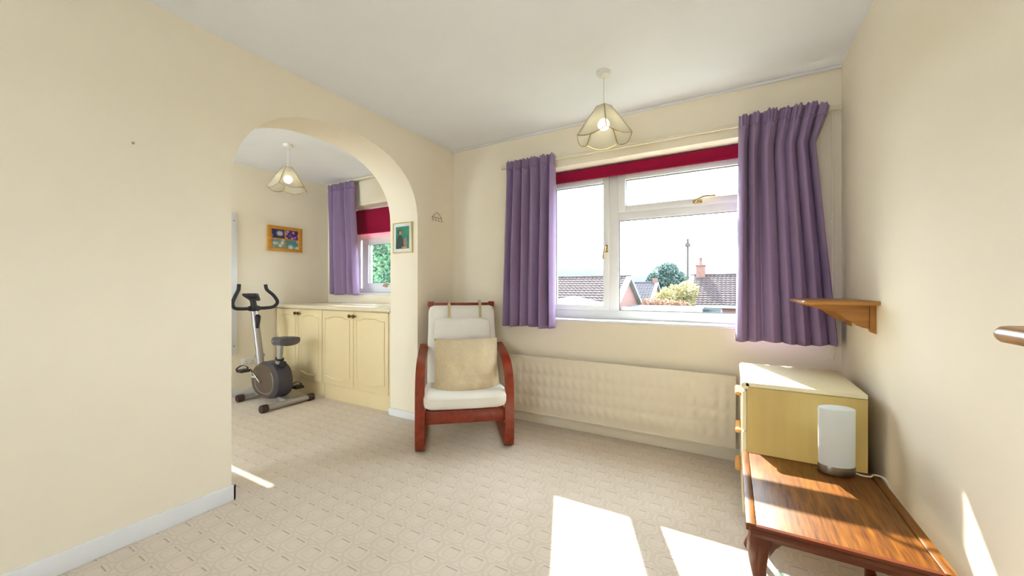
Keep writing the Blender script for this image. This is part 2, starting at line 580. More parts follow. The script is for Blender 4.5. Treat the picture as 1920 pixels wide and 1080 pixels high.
# skirting boards
def skirting(name, x0, x1, y0, y1, h=0.082):
    bm = B(); box(bm, x0, x1, y0, y1, 0, h, 0.004); return struct(name, bm, 'gloss_white')
skirting('baseboard_left', WL, WL+0.016, YB, AY0+0.016)
skirting('baseboard_arch_left', WLB, WL+0.016, AY0, AY0+0.016)
skirting('baseboard_arch_right', WLB-0.01, WL, AY1-0.016, AY1, 0.066)
skirting('baseboard_corner', WL, WL+0.016, AY1-0.016, WY, 0.066)
bm = B(); box(bm, WL+0.016, XR-0.016, WY-0.016, WY, 0, 0.085, 0.004); struct('baseboard_window_side', bm, 'wall')
skirting('baseboard_right', XR-0.016, XR, YB, WY)
skirting('baseboard_side_room_left', XA, XA+0.016, YB, 2.41, 0.07)

# thin painted bead where the window wall meets the ceiling
bm = B(); box(bm, WL, XR, WY-0.014, WY, CH-0.018, CH, 0.004); struct('trim_1', bm, 'gloss_white')

# ------------------------------------------------------------------ windows
def handle_v(par, x, y, z, ln, flip=1):
    h = B()
    box(h, x-0.011, x+0.011, y-0.012, y, z-0.03, z+0.03, 0.004)
    cyl(h, (x, y, z+0.008), (x, y-0.04, z+0.008), 0.008)
    tube(h, bez([(x, y-0.04, z+0.016), (x-0.004*flip, y-0.046, z-0.01), (x-0.012*flip, y-0.05, z-0.05), (x-0.016*flip, y-0.044, z-ln)], 5), 0.0075, 8)
    return obj('handle', h, 'brass', par)

def handle_h(par, x, y, z, ln):
    h = B()
    box(h, x-0.03, x+0.03, y-0.012, y, z-0.011, z+0.011, 0.004)
    cyl(h, (x, y, z), (x, y-0.04, z+0.004), 0.008)
    tube(h, bez([(x-0.01, y-0.038, z+0.002), (x+0.015, y-0.047, z+0.014), (x+0.05, y-0.05, z+0.024), (x+ln, y-0.046, z+0.022)], 5), 0.0075, 8)
    return obj('handle', h, 'brass', par)

def pane(par, x0, x1, z0, z1, y):
    g = B(); box(g, x0-0.008, x1+0.008, y+0.016, y+0.022, z0-0.008, z1+0.008); p = obj('pane', g, 'glass', par)
    k = B(); frame_ring(k, x0-0.004, x1+0.004, z0-0.004, z1+0.004, 0.009, 0.009, 0.009, 0.009, y+0.008, y+0.0155, 0)
    obj('gasket', k, 'gasket', par)
    return p

def sash(par, ox0, ox1, oz0, oz1, gx0, gx1, gz0, gz1, y0, y1):
    s = B()
    frame_ring(s, ox0, ox1, oz0, oz1, gx0-ox0, ox1-gx1, gz0-oz0, oz1-gz1, y0, y1, 0.004)
    return obj('sash', s, 'pvc', par)

# main window
YF = 3.03
win1 = bpy.data.objects.new('window_1', None); COL.objects.link(win1)
win1.location = (-0.5, YF, W1[2]); win1['kind'] = 'structure'
x0, x1, z0, z1 = W1
fb = B()
frame_ring(fb, x0, x1, z0+0.004, z1, 0.055, 0.045, 0.064, 0.06, YF, YF+0.07)
box(fb, -0.838, -0.770, YF, YF+0.07, z0+0.06, z1-0.05, 0.003)
box(fb, -0.772, x1-0.04, YF, YF+0.07, 1.648, 1.703, 0.003)
obj('frame', fb, 'pvc', win1)
sash(win1, -1.362, -0.838, 0.931, 2.02, -1.298, -0.884, 0.978, 1.953, YF-0.012, YF+0.05)
pane(win1, -1.298, -0.884, 0.978, 1.953, YF)
sash(win1, -0.768, 0.375, 1.703, 2.02, -0.711, 0.33, 1.752, 1.955, YF-0.012, YF+0.05)
pane(win1, -0.711, 0.33, 1.752, 1.955, YF)
bd = B(); frame_ring(bd, -0.770, 0.376, 0.926, 1.648, 0.008, 0.02, 0.010, 0.008, YF+0.004, YF+0.03, 0.002)
obj('glazing_bead', bd, 'pvc', win1)
pane(win1, -0.762, 0.356, 0.936, 1.640, YF)
handle_v(win1, -0.856, YF-0.012, 1.425, 0.085)
handle_h(win1, -0.205, YF-0.012, 1.726, 0.115)
sl = B(); box(sl, x0-0.02, x1+0.02, WY-0.006, YF+0.02, W1[2]-0.016, W1[2]+0.004, 0.004)
o = obj('window_sill', sl, 'gloss_white', win1)

# side room window
YG = 3.20
win2 = bpy.data.objects.new('window_2', None); COL.objects.link(win2)
win2.location = (-3.5, YG, W2[2]); win2['kind'] = 'structure'
x0, x1, z0, z1 = W2
fb = B()
frame_ring(fb, x0, x1, z0+0.002, z1, 0.05, 0.05, 0.055, 0.06, YG, YG+0.07)
box(fb, x0+0.04, x1-0.04, YG, YG+0.07, 1.705, 1.80, 0.003)
obj('frame', fb, 'pvc', win2)
sash(win2, -3.945, -3.09, 1.10, 1.708, -3.838, -3.19, 1.172, 1.640, YG-0.012, YG+0.05)
pane(win2, -3.838, -3.19, 1.172, 1.640, YG)
pane(win2, -3.99, -3.04, 1.80, 2.03, YG)
handle_h(win2, -3.53, YG-0.012, 1.135, 0.10)
sl = B(); box(sl, x0-0.02, x1+0.02, YA-0.006, YG+0.02, W2[2]-0.02, W2[2]+0.002, 0.004)
obj('window_sill', sl, 'gloss_white', win2)

# unseen windows added behind the viewer to fill both rooms with daylight
for nm, W in (('added_window_3', W3), ('added_window_4', W4)):
    w = bpy.data.objects.new(nm, None); COL.objects.link(w)
    w.location = ((W[0]+W[1])/2, YB-0.07, W[2]); w['kind'] = 'structure'
    fb = B(); frame_ring(fb, W[0], W[1], W[2], W[3], 0.05, 0.05, 0.05, 0.05, YB-0.1, YB-0.04)
    xm = (W[0]+W[1])/2
    box(fb, xm-0.03, xm+0.03, YB-0.1, YB-0.04, W[2]+0.05, W[3]-0.05)
    obj('frame', fb, 'pvc', w)
    for a, b_ in ((W[0]+0.05, xm-0.03), (xm+0.03, W[1]-0.05)):
        g = B(); box(g, a-0.005, b_+0.005, YB-0.075, YB-0.069, W[2]+0.045, W[3]-0.045); obj('pane', g, 'glass', w)

# ================================================================== BLINDS
def blind(label, x0, x1, y, ztop, zbot, group=None):
    t = thing('roller_blind', label, 'blind', ((x0+x1)/2, y, ztop))
    b = B(); cyl(b, (x0+0.01, y, ztop-0.022), (x1-0.01, y, ztop-0.022), 0.02, n=18); obj('roller', b, 'blind', t)
    for a in (x0, x1-0.006):
        b = B(); box(b, a, a+0.006, y-0.024, y+0.024, ztop-0.046, ztop-0.001, 0.002); obj('bracket', b, 'pvc', t)
    b = B(); box(b, x0+0.012, x1-0.012, y-0.0215, y-0.0195, zbot, ztop-0.018); obj('fabric', b, 'blind', t)
    b = B(); box(b, x0+0.012, x1-0.012, y-0.025, y-0.016, zbot-0.002, zbot+0.02, 0.002); obj('bottom_bar', b, 'blind', t)
    return t
blind('long magenta roller blind rolled almost fully up across the main window', -1.40, 0.40, 2.995, 2.082, 1.985)
blind('square magenta roller blind half lowered in the side room window', -4.02, -3.01, 3.165, 2.066, 1.768)

# ================================================================== CURTAINS
def curtain(label, xt, xb, y, zt, zb, folds, amp, seed, edge=None, flap=None, group='mauve pleated curtains'):
    rnd = random.Random(seed)
    NC = folds * 14; rows = 46
    ph = [0.0]
    w = [0.5 + rnd.random()*1.1 for _ in range(folds)]
    tot = sum(w)
    bounds = [0]
    for k in w: bounds.append(bounds[-1] + k/tot)
    am = [0.55 + 0.6*rnd.random() for _ in range(folds)]
    def wave(s):
        s = min(max(s, 0), 0.99999)
        i = 0
        while s > bounds[i+1]: i += 1
        t = (s - bounds[i])/(bounds[i+1]-bounds[i])
        c = 1 - 2*abs(math.sin(PI*t))**0.62
        return c*am[i], math.sin(2*PI*t)*am[i]*(1/folds)
    def pt(s, u):
        z = zt + (zb - zt)*u
        d = (zt - z)
        x0 = xt[0] + (xb[0]-xt[0])*u; x1 = xt[1] + (xb[1]-xt[1])*u
        if edge: x1 = edge(u)
        c, sn = wave(s)
        head = math.exp(-(d/0.10)**2)
        k = amp*(1 - 0.45*head)*(0.9 + 0.15*math.sin(5*u + 9*s + seed))
        x = x0 + (x1-x0)*s + sn*0.10*(x1-x0)*(1-head)*(1 + 0.3*math.sin(3*u+seed))
        yy = y + c*k + 0.006*math.sin(40*s*folds/7.0 + seed)*(1-head)
        # pinch pleats: tight ripples in the heading
        yy += head*0.010*math.sin(2*PI*s*folds*3.0 + seed + 2*math.sin(s*13))
        zz = z + head*0.004*(math.sin(2*PI*s*folds*2.0 + 1.3*seed) + math.sin(2*PI*s*folds*3.3)) * (1 if d < 0.03 else 0.2)
        if flap:
            fx, fy, fz = flap(s, u)
            x += fx; yy += fy; zz += fz
        zz += 0.006*math.sin(2*PI*s*1.5+seed)*u
        return (x, yy, zz)
    hu = 0.07/(zt-zb)
    t = thing('curtain', label, 'curtain', ((xb[0]+xb[1])/2, y, zb), group=group)
    for nm, u0, u1, nr, mt in (('heading_tape', 0, hu, 8, 'tape'), ('panel', hu, 1, rows, 'curtain')):
        bm = B()
        grid = [[bm.verts.new(pt(c/NC, u0 + (u1-u0)*r/nr)) for c in range(NC+1)] for r in range(nr+1)]
        for r in range(nr):
            for c in range(NC):
                f = bm.faces.new((grid[r][c], grid[r][c+1], grid[r+1][c+1], grid[r+1][c])); f.smooth = True
        o = obj(nm, bm, mt, t)
        sm = o.modifiers.new('thick', 'SOLIDIFY'); sm.thickness = 0.0025; sm.offset = 0
    return t

curtain('mauve curtain at the left of the main window above the armchair', (-1.645, -1.208), (-1.69, -1.212), 2.785, 2.17, 0.797, 6, 0.052, 3)
def r_edge(u):
    if u < 0.16: return 0.485 - (u/0.16)*0.055
    return 0.430 + (u-0.16)/0.84*0.105
def r_flap(s, u):
    k = max(0, (s-0.86)/0.14) * math.exp(-(u/0.12)**2)
    return (0, -0.035*k, -0.05*k)
curtain('wide mauve curtain at the right of the main window behind the oak shelf', (0.045, 0.485), (0.028, 0.535), 2.784, 2.185, 0.784, 7, 0.058, 11, r_edge, r_flap)
curtain('mauve curtain hanging over the worktop in the side room', (-4.29, -3.83), (-4.25, -3.755), 2.965, 2.365, 1.035, 5, 0.045, 8)

def track(label, x0, x1, y, z, ywall, cap=True):
    t = thing('curtain_track', label, 'curtain track', ((x0+x1)/2, y, z))
    b = B(); box(b, x0, x1, y-0.009, y+0.009, z-0.012, z+0.012, 0.003); obj('rail', b, 'track', t)
    n = 4
    for k in range(n):
        x = x0 + 0.1 + (x1-x0-0.2)*k/(n-1)
        b = B(); box(b, x-0.012, x+0.012, y+0.009, ywall, z-0.006, z+0.010, 0.002); obj('bracket', b, 'track', t)
    for x in (x0-0.004, x1-0.008):
        b = B(); box(b, x, x+0.012, y-0.011, y+0.011, z-0.015, z+0.015, 0.003); obj('end_stop', b, 'track', t)
    return t
track('cream curtain track along the wall above the main window', -1.72, 0.545, 2.835, 2.15, WY)
t = thing('curtain_track', 'cream curtain track fixed to the ceiling of the side room', 'curtain track', (-3.6, 3.0, 2.38))
b = B(); box(b, -4.36, -2.66, 2.985, 3.03, 2.375, 2.398, 0.004); obj('rail', b, 'track', t)
b = B(); box(b, -2.66, -2.64, 2.98, 3.035, 2.37, 2.399, 0.003); obj('end_stop', b, 'track', t)

# painted pipe in the right corner
bm = B(); tube(bm, [(0.515, 2.852, 0.70), (0.515, 2.852, 2.13)], 0.006, 10)
for z in (1.0, 1.5, 2.0): box(bm, 0.505, 0.525, 2.848, 2.86, z-0.008, z+0.008, 0.003)
tag(obj('wall_pipe', bm, 'wall'), 'thin cream painted pipe running up the right corner of the window wall', 'pipe')

# ================================================================== RADIATOR
rx0, rx1, rz0, rz1, ry = -1.715, 0.030, 0.094, 0.557, 2.79
rad = thing('radiator', 'long cream panel radiator with dimpled front under the main window', 'radiator', ((rx0+rx1)/2, ry, rz0))
bm = B()
nc, nr, sub = 27, 4, 6
mx, mz = 0.035, 0.05
NX, NZ = nc*sub, nr*sub
def bump(fx, fz):
    a = abs(2*fx-1); c = abs(2*fz-1)
    k = max(a, c*0.96)
    h = 1 - min(1, max(0, (k-0.35)/0.5))
    return h*h*(3-2*h)
gx = [rx0+0.004] + [rx0+mx+(rx1-rx0-2*mx)*i/NX for i in range(NX+1)] + [rx1-0.004]
gz = [rz0+0.004] + [rz0+mz+(rz1-rz0-2*mz)*j/NZ for j in range(NZ+1)] + [rz1-0.004]
g = []
for j, z in enumerate(gz):
    row = []
    for i, x in enumerate(gx):
        d = 0
        if 0 < i < len(gx)-1 and 0 < j < len(gz)-1:
            d = bump(((i-1) % sub)/sub if i-1 < NX else 0, ((j-1) % sub)/sub if j-1 < NZ else 0)
        row.append(bm.verts.new((x, ry - 0.007*d, z)))
    g.append(row)
for j in range(len(gz)-1):
    for i in range(len(gx)-1):
        f = bm.faces.new((g[j][i], g[j][i+1], g[j+1][i+1], g[j+1][i])); f.smooth = True
obj('front_panel', bm, 'radiator', rad)
bm = B()
frame_ring(bm, rx0, rx1, rz0, rz1, 0.012, 0.012, 0.012, 0.012, ry-0.002, ry+0.03, 0.004)
box(bm, rx0+0.01, rx1-0.01, ry+0.006, ry+0.03, rz0+0.01, rz1-0.01)
obj('edge_frame', bm, 'radiator', rad)
for k in range(4):
    x = rx0+0.2+k*(rx1-rx0-0.4)/3
    bm = B(); box(bm, x-0.015, x+0.015, ry+0.03, WY, rz0+0.06, rz1-0.06, 0.002); obj('bracket', bm, 'radiator', rad)

# ================================================================== PENDANT LAMPS
def pendant(label, x, y, rot):
    t = thing('pendant_lamp', label, 'lamp', (x, y, CH), rot, 'glass pendant lamps', local=True)
    b = B(); lathe(b, [(0.041, 0), (0.041, -0.012), (0.036, -0.024), (0.02, -0.031), (0.008, -0.034)]); obj('ceiling_rose', b, 'rose', t)
    b = B(); tube(b, [(0, 0, -0.03), (0, 0, -0.19)], 0.0028, 8); obj('cord', b, 'cable', t)
    b = B(); lathe(b, [(0.006, -0.186), (0.014, -0.19), (0.016, -0.215), (0.019, -0.222), (0.019, -0.27), (0.017, -0.284)]); obj('lamp_holder', b, 'rose', t)
    b = B(); lathe(b, [(0.016, -0.284)] + [(0.034*math.sin(a), -0.314+0.034*math.cos(a)) for a in [0.5+k*0.26 for k in range(10)]] + [(0.003, -0.348)], n=24); bo = obj('bulb', b, 'bulb', t)
    zt, zr = -0.208, -0.385
    rt, rr = 0.042, 0.163
    n = 5
    top = [(rt*math.cos(2*PI*k/n), rt*math.sin(2*PI*k/n), zt) for k in range(n)]
    rim = [(rr*math.cos(2*PI*k/n), rr*math.sin(2*PI*k/n), zr) for k in range(n)]
    wires = []
    for k in range(n):
        a, c = Vector(rim[k]), Vector(rim[(k+1) % n])
        ta, tc = Vector(top[k]), Vector(top[(k+1) % n])
        arc = []
        for i in range(9):
            s = i/8
            p = a.lerp(c, s)
            out = (p - ta.lerp(tc, s))
            arc.append(p + out.normalized()*0.030*math.sin(PI*s))
        wires.append(arc)
        g = B()
        tt = [g.verts.new(ta.lerp(tc, i/8)) for i in range(9)]
        bb = [g.verts.new(p) for p in arc]
        for i in range(8):
            f = g.faces.new((tt[i], tt[i+1], bb[i+1], bb[i])); f.smooth = True
        o = obj('glass_panel', g, 'shadeglass', t)
        o.modifiers.new('thick', 'SOLIDIFY').thickness = 0.002
        w = B(); tube(w, [ta, a], 0.003, 6); obj('spoke', w, 'brass', t)
    for arc in wires:
        w = B(); tube(w, arc, 0.0026, 6); obj('rim_wire', w, 'brass', t)
    w = B()
    for k in range(n): tube(w, [top[k], top[(k+1) % n]], 0.0022, 6)
    for k in range(n): tube(w, [top[k], (0.018*math.cos(2*PI*k/n), 0.018*math.sin(2*PI*k/n), zt+0.004)], 0.0016, 6)
    obj('top_ring', w, 'brass', t)
    return t
pendant('five sided glass pendant lamp hanging in front of the main window', -0.657, 2.252, math.atan2(-2.252, 0.657)+0.08)
pendant('five sided glass pendant lamp hanging in the side room above the exercise bike', -3.449, 1.987, math.atan2(-1.987, 3.449)-0.42)

# ================================================================== ARMCHAIR
ch = thing('armchair', 'bentwood armchair with off white cushions standing in the corner by the radiator', 'armchair',
           (-1.592+0.34*-0.640, 2.139+0.34*0.768, 0), R(39.6), local=True)
def band(path, width, thick, name, mat, par, x):
    b = B()
    sec = [(thick/2, -width/2), (thick/2, width/2), (-thick/2, width/2), (-thick/2, -width/2)]
    tube(b, path, 1.0, sec=sec, up=(0, 0, 1))
    bmesh.ops.bevel(b, geom=[e for e in b.edges if len(e.link_faces) == 2 and e.calc_face_angle(0) > 0.9], offset=0.004, segments=2, affect='EDGES')
    for f in b.faces: f.smooth = False
    return obj(name, b, mat, par)
for s_ in (-1, 1):
    X = s_*0.305
    path = bez([(X, 0.20, 0.645), (X, 0.02, 0.625), (X, -0.18, 0.590), (X, -0.30, 0.535), (X, -0.355, 0.44), (X, -0.372, 0.30), (X, -0.372, 0.14), (X, -0.362, 0.05),
                (X, -0.32, 0.016), (X, -0.2, 0.014), (X, 0.1, 0.014), (X, 0.36, 0.014)], 6)
    band(path, 0.062, 0.026, 'side_frame', 'chairwood', ch, X)
    xs = s_*0.255
    path = bez([(xs, -0.30, 0.275), (xs, -0.1, 0.245), (xs, 0.06, 0.235), (xs, 0.13, 0.30), (xs, 0.18, 0.46), (xs, 0.235, 0.72), (xs, 0.30, 0.975)], 6)
    band(path, 0.03, 0.022, 'seat_rail', 'chairwood', ch, xs)
b = B(); box(b, -0.275, 0.275, -0.352, -0.326, 0.185, 0.275, 0.004); obj('front_rail', b, 'chairwood', ch)
b = B(); box(b, -0.275, 0.275, 0.28, 0.33, 0.004, 0.05, 0.004); obj('rear_stretcher', b, 'chairwood', ch)
b = B(); box(b, -0.27, 0.27, 0.288, 0.306, 0.935, 0.988, 0.004)
for s_ in (-1, 1): box(b, s_*0.255-0.025, s_*0.255+0.025, 0.284, 0.31, 0.955, 0.998, 0.004)
obj('top_rail', b, 'chairwood', ch)
# seat cushion
def seatfn(p):
    x, y, z = p
    f = max(0, (-0.10 - y)/0.18)
    z -= 0.030*f*f
    z -= 0.030*(1-(x/0.29)**2)*(1 if z > 0 else 0.25)
    z += -y*0.12
    return Vector((x*(1+0.0*f), y, z))
b = B(); rbox(b, (0, -0.125, 0.345), (0.288, 0.285, 0.062), 0.05, 12, seatfn); obj('seat_cushion', b, 'cushion', ch)
# back cushion leaning along the frame
def lean(p, y0, z0, ang):
    return Vector((p.x, y0 + p.y*math.cos(ang) + p.z*math.sin(ang), z0 - p.y*math.sin(ang) + p.z*math.cos(ang)))
BA = math.atan2(0.17, 0.58)
def backfn(p):
    q = Vector(p)
    q.y += 0.012*math.sin(p.x*16)*0.2 - 0.012*math.cos(p.z*9)
    k = 0.5 + 0.5*(p.z/0.33)
    q.x *= 1.0 - 0.02*k
    return lean(q, 0.165, 0.645, BA)
b = B(); rbox(b, (0, 0, 0), (0.278, 0.05, 0.335), 0.042, 12, backfn); obj('back_cushion', b, 'cushion', ch)
def headfn(p):
    q = Vector(p)
    e = (abs(p.x)/0.205)**4
    q.y *= (1-0.35*e)
    q.z += 0.006*math.sin(p.x*22)
    return lean(q, 0.120, 0.775, BA)
b = B(); rbox(b, (0.0, 0, 0), (0.225, 0.042, 0.095), 0.04, 10, headfn); obj('head_pillow', b, 'cushion', ch)
for xs in (-0.105, 0.15):
    b = B()
    pth = [lean(Vector((xs, -0.055, z)), 0.165, 0.645, BA) for z in (0.22, 0.30, 0.335)]
    pth += [Vector((xs, 0.262, 1.002)), Vector((xs, 0.297, 1.010)), Vector((xs, 0.325, 0.995)), Vector((xs, 0.33, 0.9))]
    sec = [(0.0015, -0.011), (0.0015, 0.011), (-0.0015, 0.011), (-0.0015, -0.011)]
    tube(b, pth, 1.0, sec=sec, up=(0, -1, 0.3)); obj('strap', b, 'strap', ch)

# throw pillow on the chair
M_ch = Matrix.Translation(ch.location) @ Matrix.Rotation(R(39.6), 4, 'Z')
b = B()
nx, nz = 26, 22
W, Hh, T = 0.238, 0.222, 0.09
rn = random.Random(4)
sides = []
for sgn in (-1, 1):
    gv = []
    for j in range(nz+1):
        row = []
        for i in range(nx+1):
            u, v = 2*i/nx-1, 2*j/nz-1
            th = T*((1-abs(u)**3.2)*(1-abs(v)**3.2))**0.5
            cx = W*u*(1-0.035*(1-abs(u)**2)*0 - 0.03*(1-v*v)*abs(u))
            cz = Hh*v*(1-0.03*(1-u*u)*abs(v))
            th += 0.010*noise.noise(Vector((u*3, v*3, 7)))*(1-abs(u)**4)*(1-abs(v)**4)
            th += 0.006*math.exp(-((v+0.55)/0.06)**2)*(1-u*u)*-1
            row.append(b.verts.new(lean(Vector((cx+0.02, sgn*th, cz)), -0.160, 0.538, BA+0.24)))
        gv.append(row)
    for j in range(nz):
        for i in range(nx):
            f = b.faces.new((gv[j][i], gv[j][i+1], gv[j+1][i+1], gv[j+1][i])); f.smooth = True
bmesh.ops.remove_doubles(b, verts=b.verts[:], dist=0.0005)
bmesh.ops.transform(b, matrix=M_ch, verts=b.verts[:])
tag(obj('throw_pillow', b, 'pillow'), 'square beige textured cushion propped on the armchair seat', 'cushion')

# ================================================================== CHEST OF DRAWERS
cx0, cx1, cy0, cy1, cz = 0.066, 0.492, 2.10, 2.64, 0.672
chest = thing('chest_of_drawers', 'low cream chest of drawers against the right wall below the oak shelf', 'chest of drawers', ((cx0+cx1)/2, (cy0+cy1)/2, 0))
b = B(); box(b, cx0, cx1, cy0, cy0+0.016, 0.0, cz-0.022, 0.001); obj('side_panel', b, 'chest', chest)
b = B(); box(b, cx0, cx1, cy1-0.016, cy1, 0.0, cz-0.022, 0.001); obj('side_panel', b, 'chest', chest)
b = B(); box(b, cx1-0.008, cx1, cy0+0.016, cy1-0.016, 0.02, cz-0.022); obj('back_panel', b, 'chest', chest)
b = B(); box(b, cx0-0.006, cx1, cy0-0.002, cy1+0.002, cz-0.020, cz, 0.003)
tube(b, [(cx0-0.007, cy0-0.002, cz-0.016), (cx0-0.007, cy1+0.002, cz-0.016)], 0.016, 16)
obj('top_panel', b, 'chest_top', chest)
b = B(); box(b, cx0+0.01, cx0+0.026, cy0+0.016, cy1-0.016, 0.0, 0.05); obj('plinth', b, 'chest', chest)
zs = [0.055, 0.25, 0.445, 0.635]
for k in range(3):
    d = B(); box(d, cx0-0.018, cx0-0.001, cy0+0.002, cy1-0.002, zs[k], zs[k+1]-0.006, 0.003)
    dr = obj('drawer', d, 'chest_top', chest)
    zc = (zs[k]+zs[k+1])/2 + 0.03
    h = B()
    tube(h, [(cx0-0.032, cy0+0.19, zc), (cx0-0.032, cy1-0.19, zc)], 1.0, sec=[(0.009*math.cos(a)*1.0, 0.014*math.sin(a)) for a in [2*PI*q/12 for q in range(12)]])
    for yy in (cy0+0.2, cy1-0.2): box(h, cx0-0.03, cx0-0.016, yy-0.008, yy+0.008, zc-0.007, zc+0.007)
    obj('pull', h, 'pull', dr)

# ================================================================== COFFEE TABLE
tx0, tx1, ty0, ty1, tz = 0.040, 0.492, 1.368, 1.962, 0.400
tab = thing('coffee_table', 'brown wooden coffee table with curved legs beside the right wall', 'coffee table', ((tx0+tx1)/2, (ty0+ty1)/2, 0))
b = B(); box(b, tx0+0.028, tx1-0.028, ty0+0.006, ty1-0.006, tz-0.018, tz-0.003, 0.002); obj('tabletop', b, 'table', tab)
for a, c in ((tx0, tx0+0.027), (tx1-0.027, tx1)):
    b = B(); box(b, a, c, ty0-0.002, ty1+0.002, tz-0.024, tz, 0.004); obj('side_rail', b, 'table', tab)
def moulding(y, sgn):
    b = B()
    pr = [(0.0, -0.002), (0.010*1, -0.004), (0.013, -0.010), (0.010, -0.017), (0.016, -0.024), (0.014, -0.034), (0.004, -0.038), (0, -0.038)]
    prism(b, pr, lambda p, q: (tx0+0.012, y+sgn*p, tz+q), lambda p, q: (tx1-0.012, y+sgn*p, tz+q))
    return obj('edge_moulding', b, 'tableedge', tab)
moulding(ty0+0.006, -1); moulding(ty1-0.006, 1)
for (a0, a1, b0, b1) in ((tx0+0.045, tx1-0.045, ty0+0.03, ty0+0.046), (tx0+0.045, tx1-0.045, ty1-0.046, ty1-0.03)):
    b = B(); box(b, a0, a1, b0, b1, tz-0.06, tz-0.018, 0.002); obj('apron', b, 'tableedge', tab)
for (a0, a1, b0, b1) in ((tx0+0.03, tx0+0.046, ty0+0.045, ty1-0.045), (tx1-0.046, tx1-0.03, ty0+0.045, ty1-0.045)):
    b = B(); box(b, a0, a1, b0, b1, tz-0.06, tz-0.018, 0.002); obj('apron', b, 'tableedge', tab)
def cabriole(x, y, dx, dy):
    b = B()
    zt_ = tz-0.022
    prof = [(0.0, 0.030, 0.0), (0.03, 0.031, 0.004), (0.07, 0.029, 0.010), (0.12, 0.022, 0.009), (0.18, 0.0165, 0.003), (0.25, 0.013, -0.002), (0.31, 0.0125, 0.002), (0.345, 0.018, 0.010), (0.366, 0.021, 0.013), (0.376, 0.017, 0.012), (0.378, 0.010, 0.010)]
    rings = []
    for dz, r, off in prof:
        ring = []
        for k in range(16):
            a = 2*PI*k/16
            e = 0.75
            ring.append((x + dx*off + r*math.copysign(abs(math.cos(a))**e, math.cos(a)), y + dy*off + r*math.copysign(abs(math.sin(a))**e, math.sin(a)), zt_-dz))
        rings.append(ring)
    loft(b, rings)
    # knee brackets
    prism(b, [(0.025, 0), (0.085, 0), (0.078, -0.018), (0.055, -0.035), (0.036, -0.055), (0.02, -0.085)],
          lambda p, q: (x - dx*p, y-0.010, zt_+q), lambda p, q: (x - dx*p, y+0.010, zt_+q))
    prism(b, [(0.025, 0), (0.085, 0), (0.078, -0.018), (0.055, -0.035), (0.036, -0.055), (0.02, -0.085)],
          lambda p, q: (x-0.010, y - dy*p, zt_+q), lambda p, q: (x+0.010, y - dy*p, zt_+q))
    return obj('leg', b, 'tableedge', tab)
for x, dx in ((tx0+0.042, -1), (tx1-0.042, 1)):
    for y, dy in ((ty0+0.042, -1), (ty1-0.042, 1)):
        cabriole(x, y, dx, dy)

# ================================================================== TABLE LAMP
lx, ly = 0.356, 1.912
lamp = thing('table_lamp', 'white frosted oval table lamp with steel base on the coffee table', 'lamp', (lx, ly, tz))
lr = R(20)
b = B(); lathe(b, [(0.9, 0), (1.0, 0.002), (1.0, 0.030), (0.96, 0.034), (0.5, 0.034)], (lx, ly, tz-0.0025), 36, 0.062, 0.042, lr); obj('base', b, 'steel', lamp)
b = B(); lathe(b, [(0.96, 0.034), (0.97, 0.05), (0.98, 0.243), (0.965, 0.250), (0.9, 0.252), (0.5, 0.252)], (lx, ly, tz-0.0025), 36, 0.062, 0.042, lr); obj('shade', b, 'lampglass', lamp)
b = B(); tube(b, bez([(lx+0.055, ly+0.004, tz+0.008), (lx+0.075, ly-0.004, tz+0.006), (lx+0.10, ly+0.004, tz+0.0045), (tx1-0.02, ly+0.025, tz+0.006), (tx1+0.006, ly+0.0, tz+0.002), (tx1+0.016, ly-0.03, tz-0.06), (tx1+0.03, ly-0.04, 0.2), (tx1+0.03, ly-0.03, 0.005)], 6), 0.003, 8)
obj('cable', b, 'cable', lamp)

# ================================================================== WALL SHELVES
def bracket_poly():
    # profile in (out from wall, down): scalloped
    return [(0, 0), (0.215, 0), (0.20, -0.012), (0.175, -0.024), (0.14, -0.030), (0.115, -0.036), (0.095, -0.050), (0.080, -0.066), (0.058, -0.078), (0.040, -0.095), (0.018, -0.104), (0, -0.106)]
def wall_shelf(label, y0, y1, ztop, depth, yb):
    t = thing('wall_shelf', label, 'shelf', (XR, (y0+y1)/2, ztop-0.13), group='oak wall shelves')
    b = B()
    rad_ = 0.035
    def outl(ins, z):
        X0, X1, Y0, Y1 = XR-depth+ins, XR-0.001, y0+ins, y1-ins
        r_ = rad_-ins
        pts = [(X1, Y0), (X1, Y1)]
        for k in range(9):
            a = PI/2*k/8
            pts.append((X0+r_-r_*math.sin(a), Y1-r_+r_*math.cos(a)))
        for k in range(9):
            a = PI/2*k/8
            pts.append((X0+r_-r_*math.cos(a), Y0+r_-r_*math.sin(a)))
        return [(p, q, z) for p, q in pts]
    loft(b, [outl(i_, ztop-d_) for i_, d_ in ((0.009, 0), (0.005, 0.0008), (0.0025, 0.003), (0.0008, 0.006), (0, 0.0095), (0.0008, 0.013), (0.0025, 0.016), (0.005, 0.0182), (0.009, 0.019))])
    obj('board', b, 'shelfwood', t)
    for y in yb:
        b = B()
        prism(b, bracket_poly(), lambda p, q: (XR-0.022-p, y-0.009, ztop-0.0175+q), lambda p, q: (XR-0.022-p, y+0.009, ztop-0.0175+q))
        br = obj('bracket', b, 'shelfwood', t)
        b = B()
        prism(b, [(0, 0), (0, -0.128), (0.014, -0.122), (0.020, -0.112), (0.020, 0)], lambda p, q: (XR-0.001-p, y-0.017, ztop-0.018+q), lambda p, q: (XR-0.001-p, y+0.017, ztop-0.018+q))
        obj('back_plate', b, 'shelfwood', br)
    return t
wall_shelf('golden oak wall shelf on scalloped brackets in front of the right curtain', 2.19, 2.70, 1.056, 0.265, (2.265, 2.66))
wall_shelf('oak wall shelf end at the right edge of the view', 0.10, 0.705, 1.068, 0.285, (0.18, 0.60))

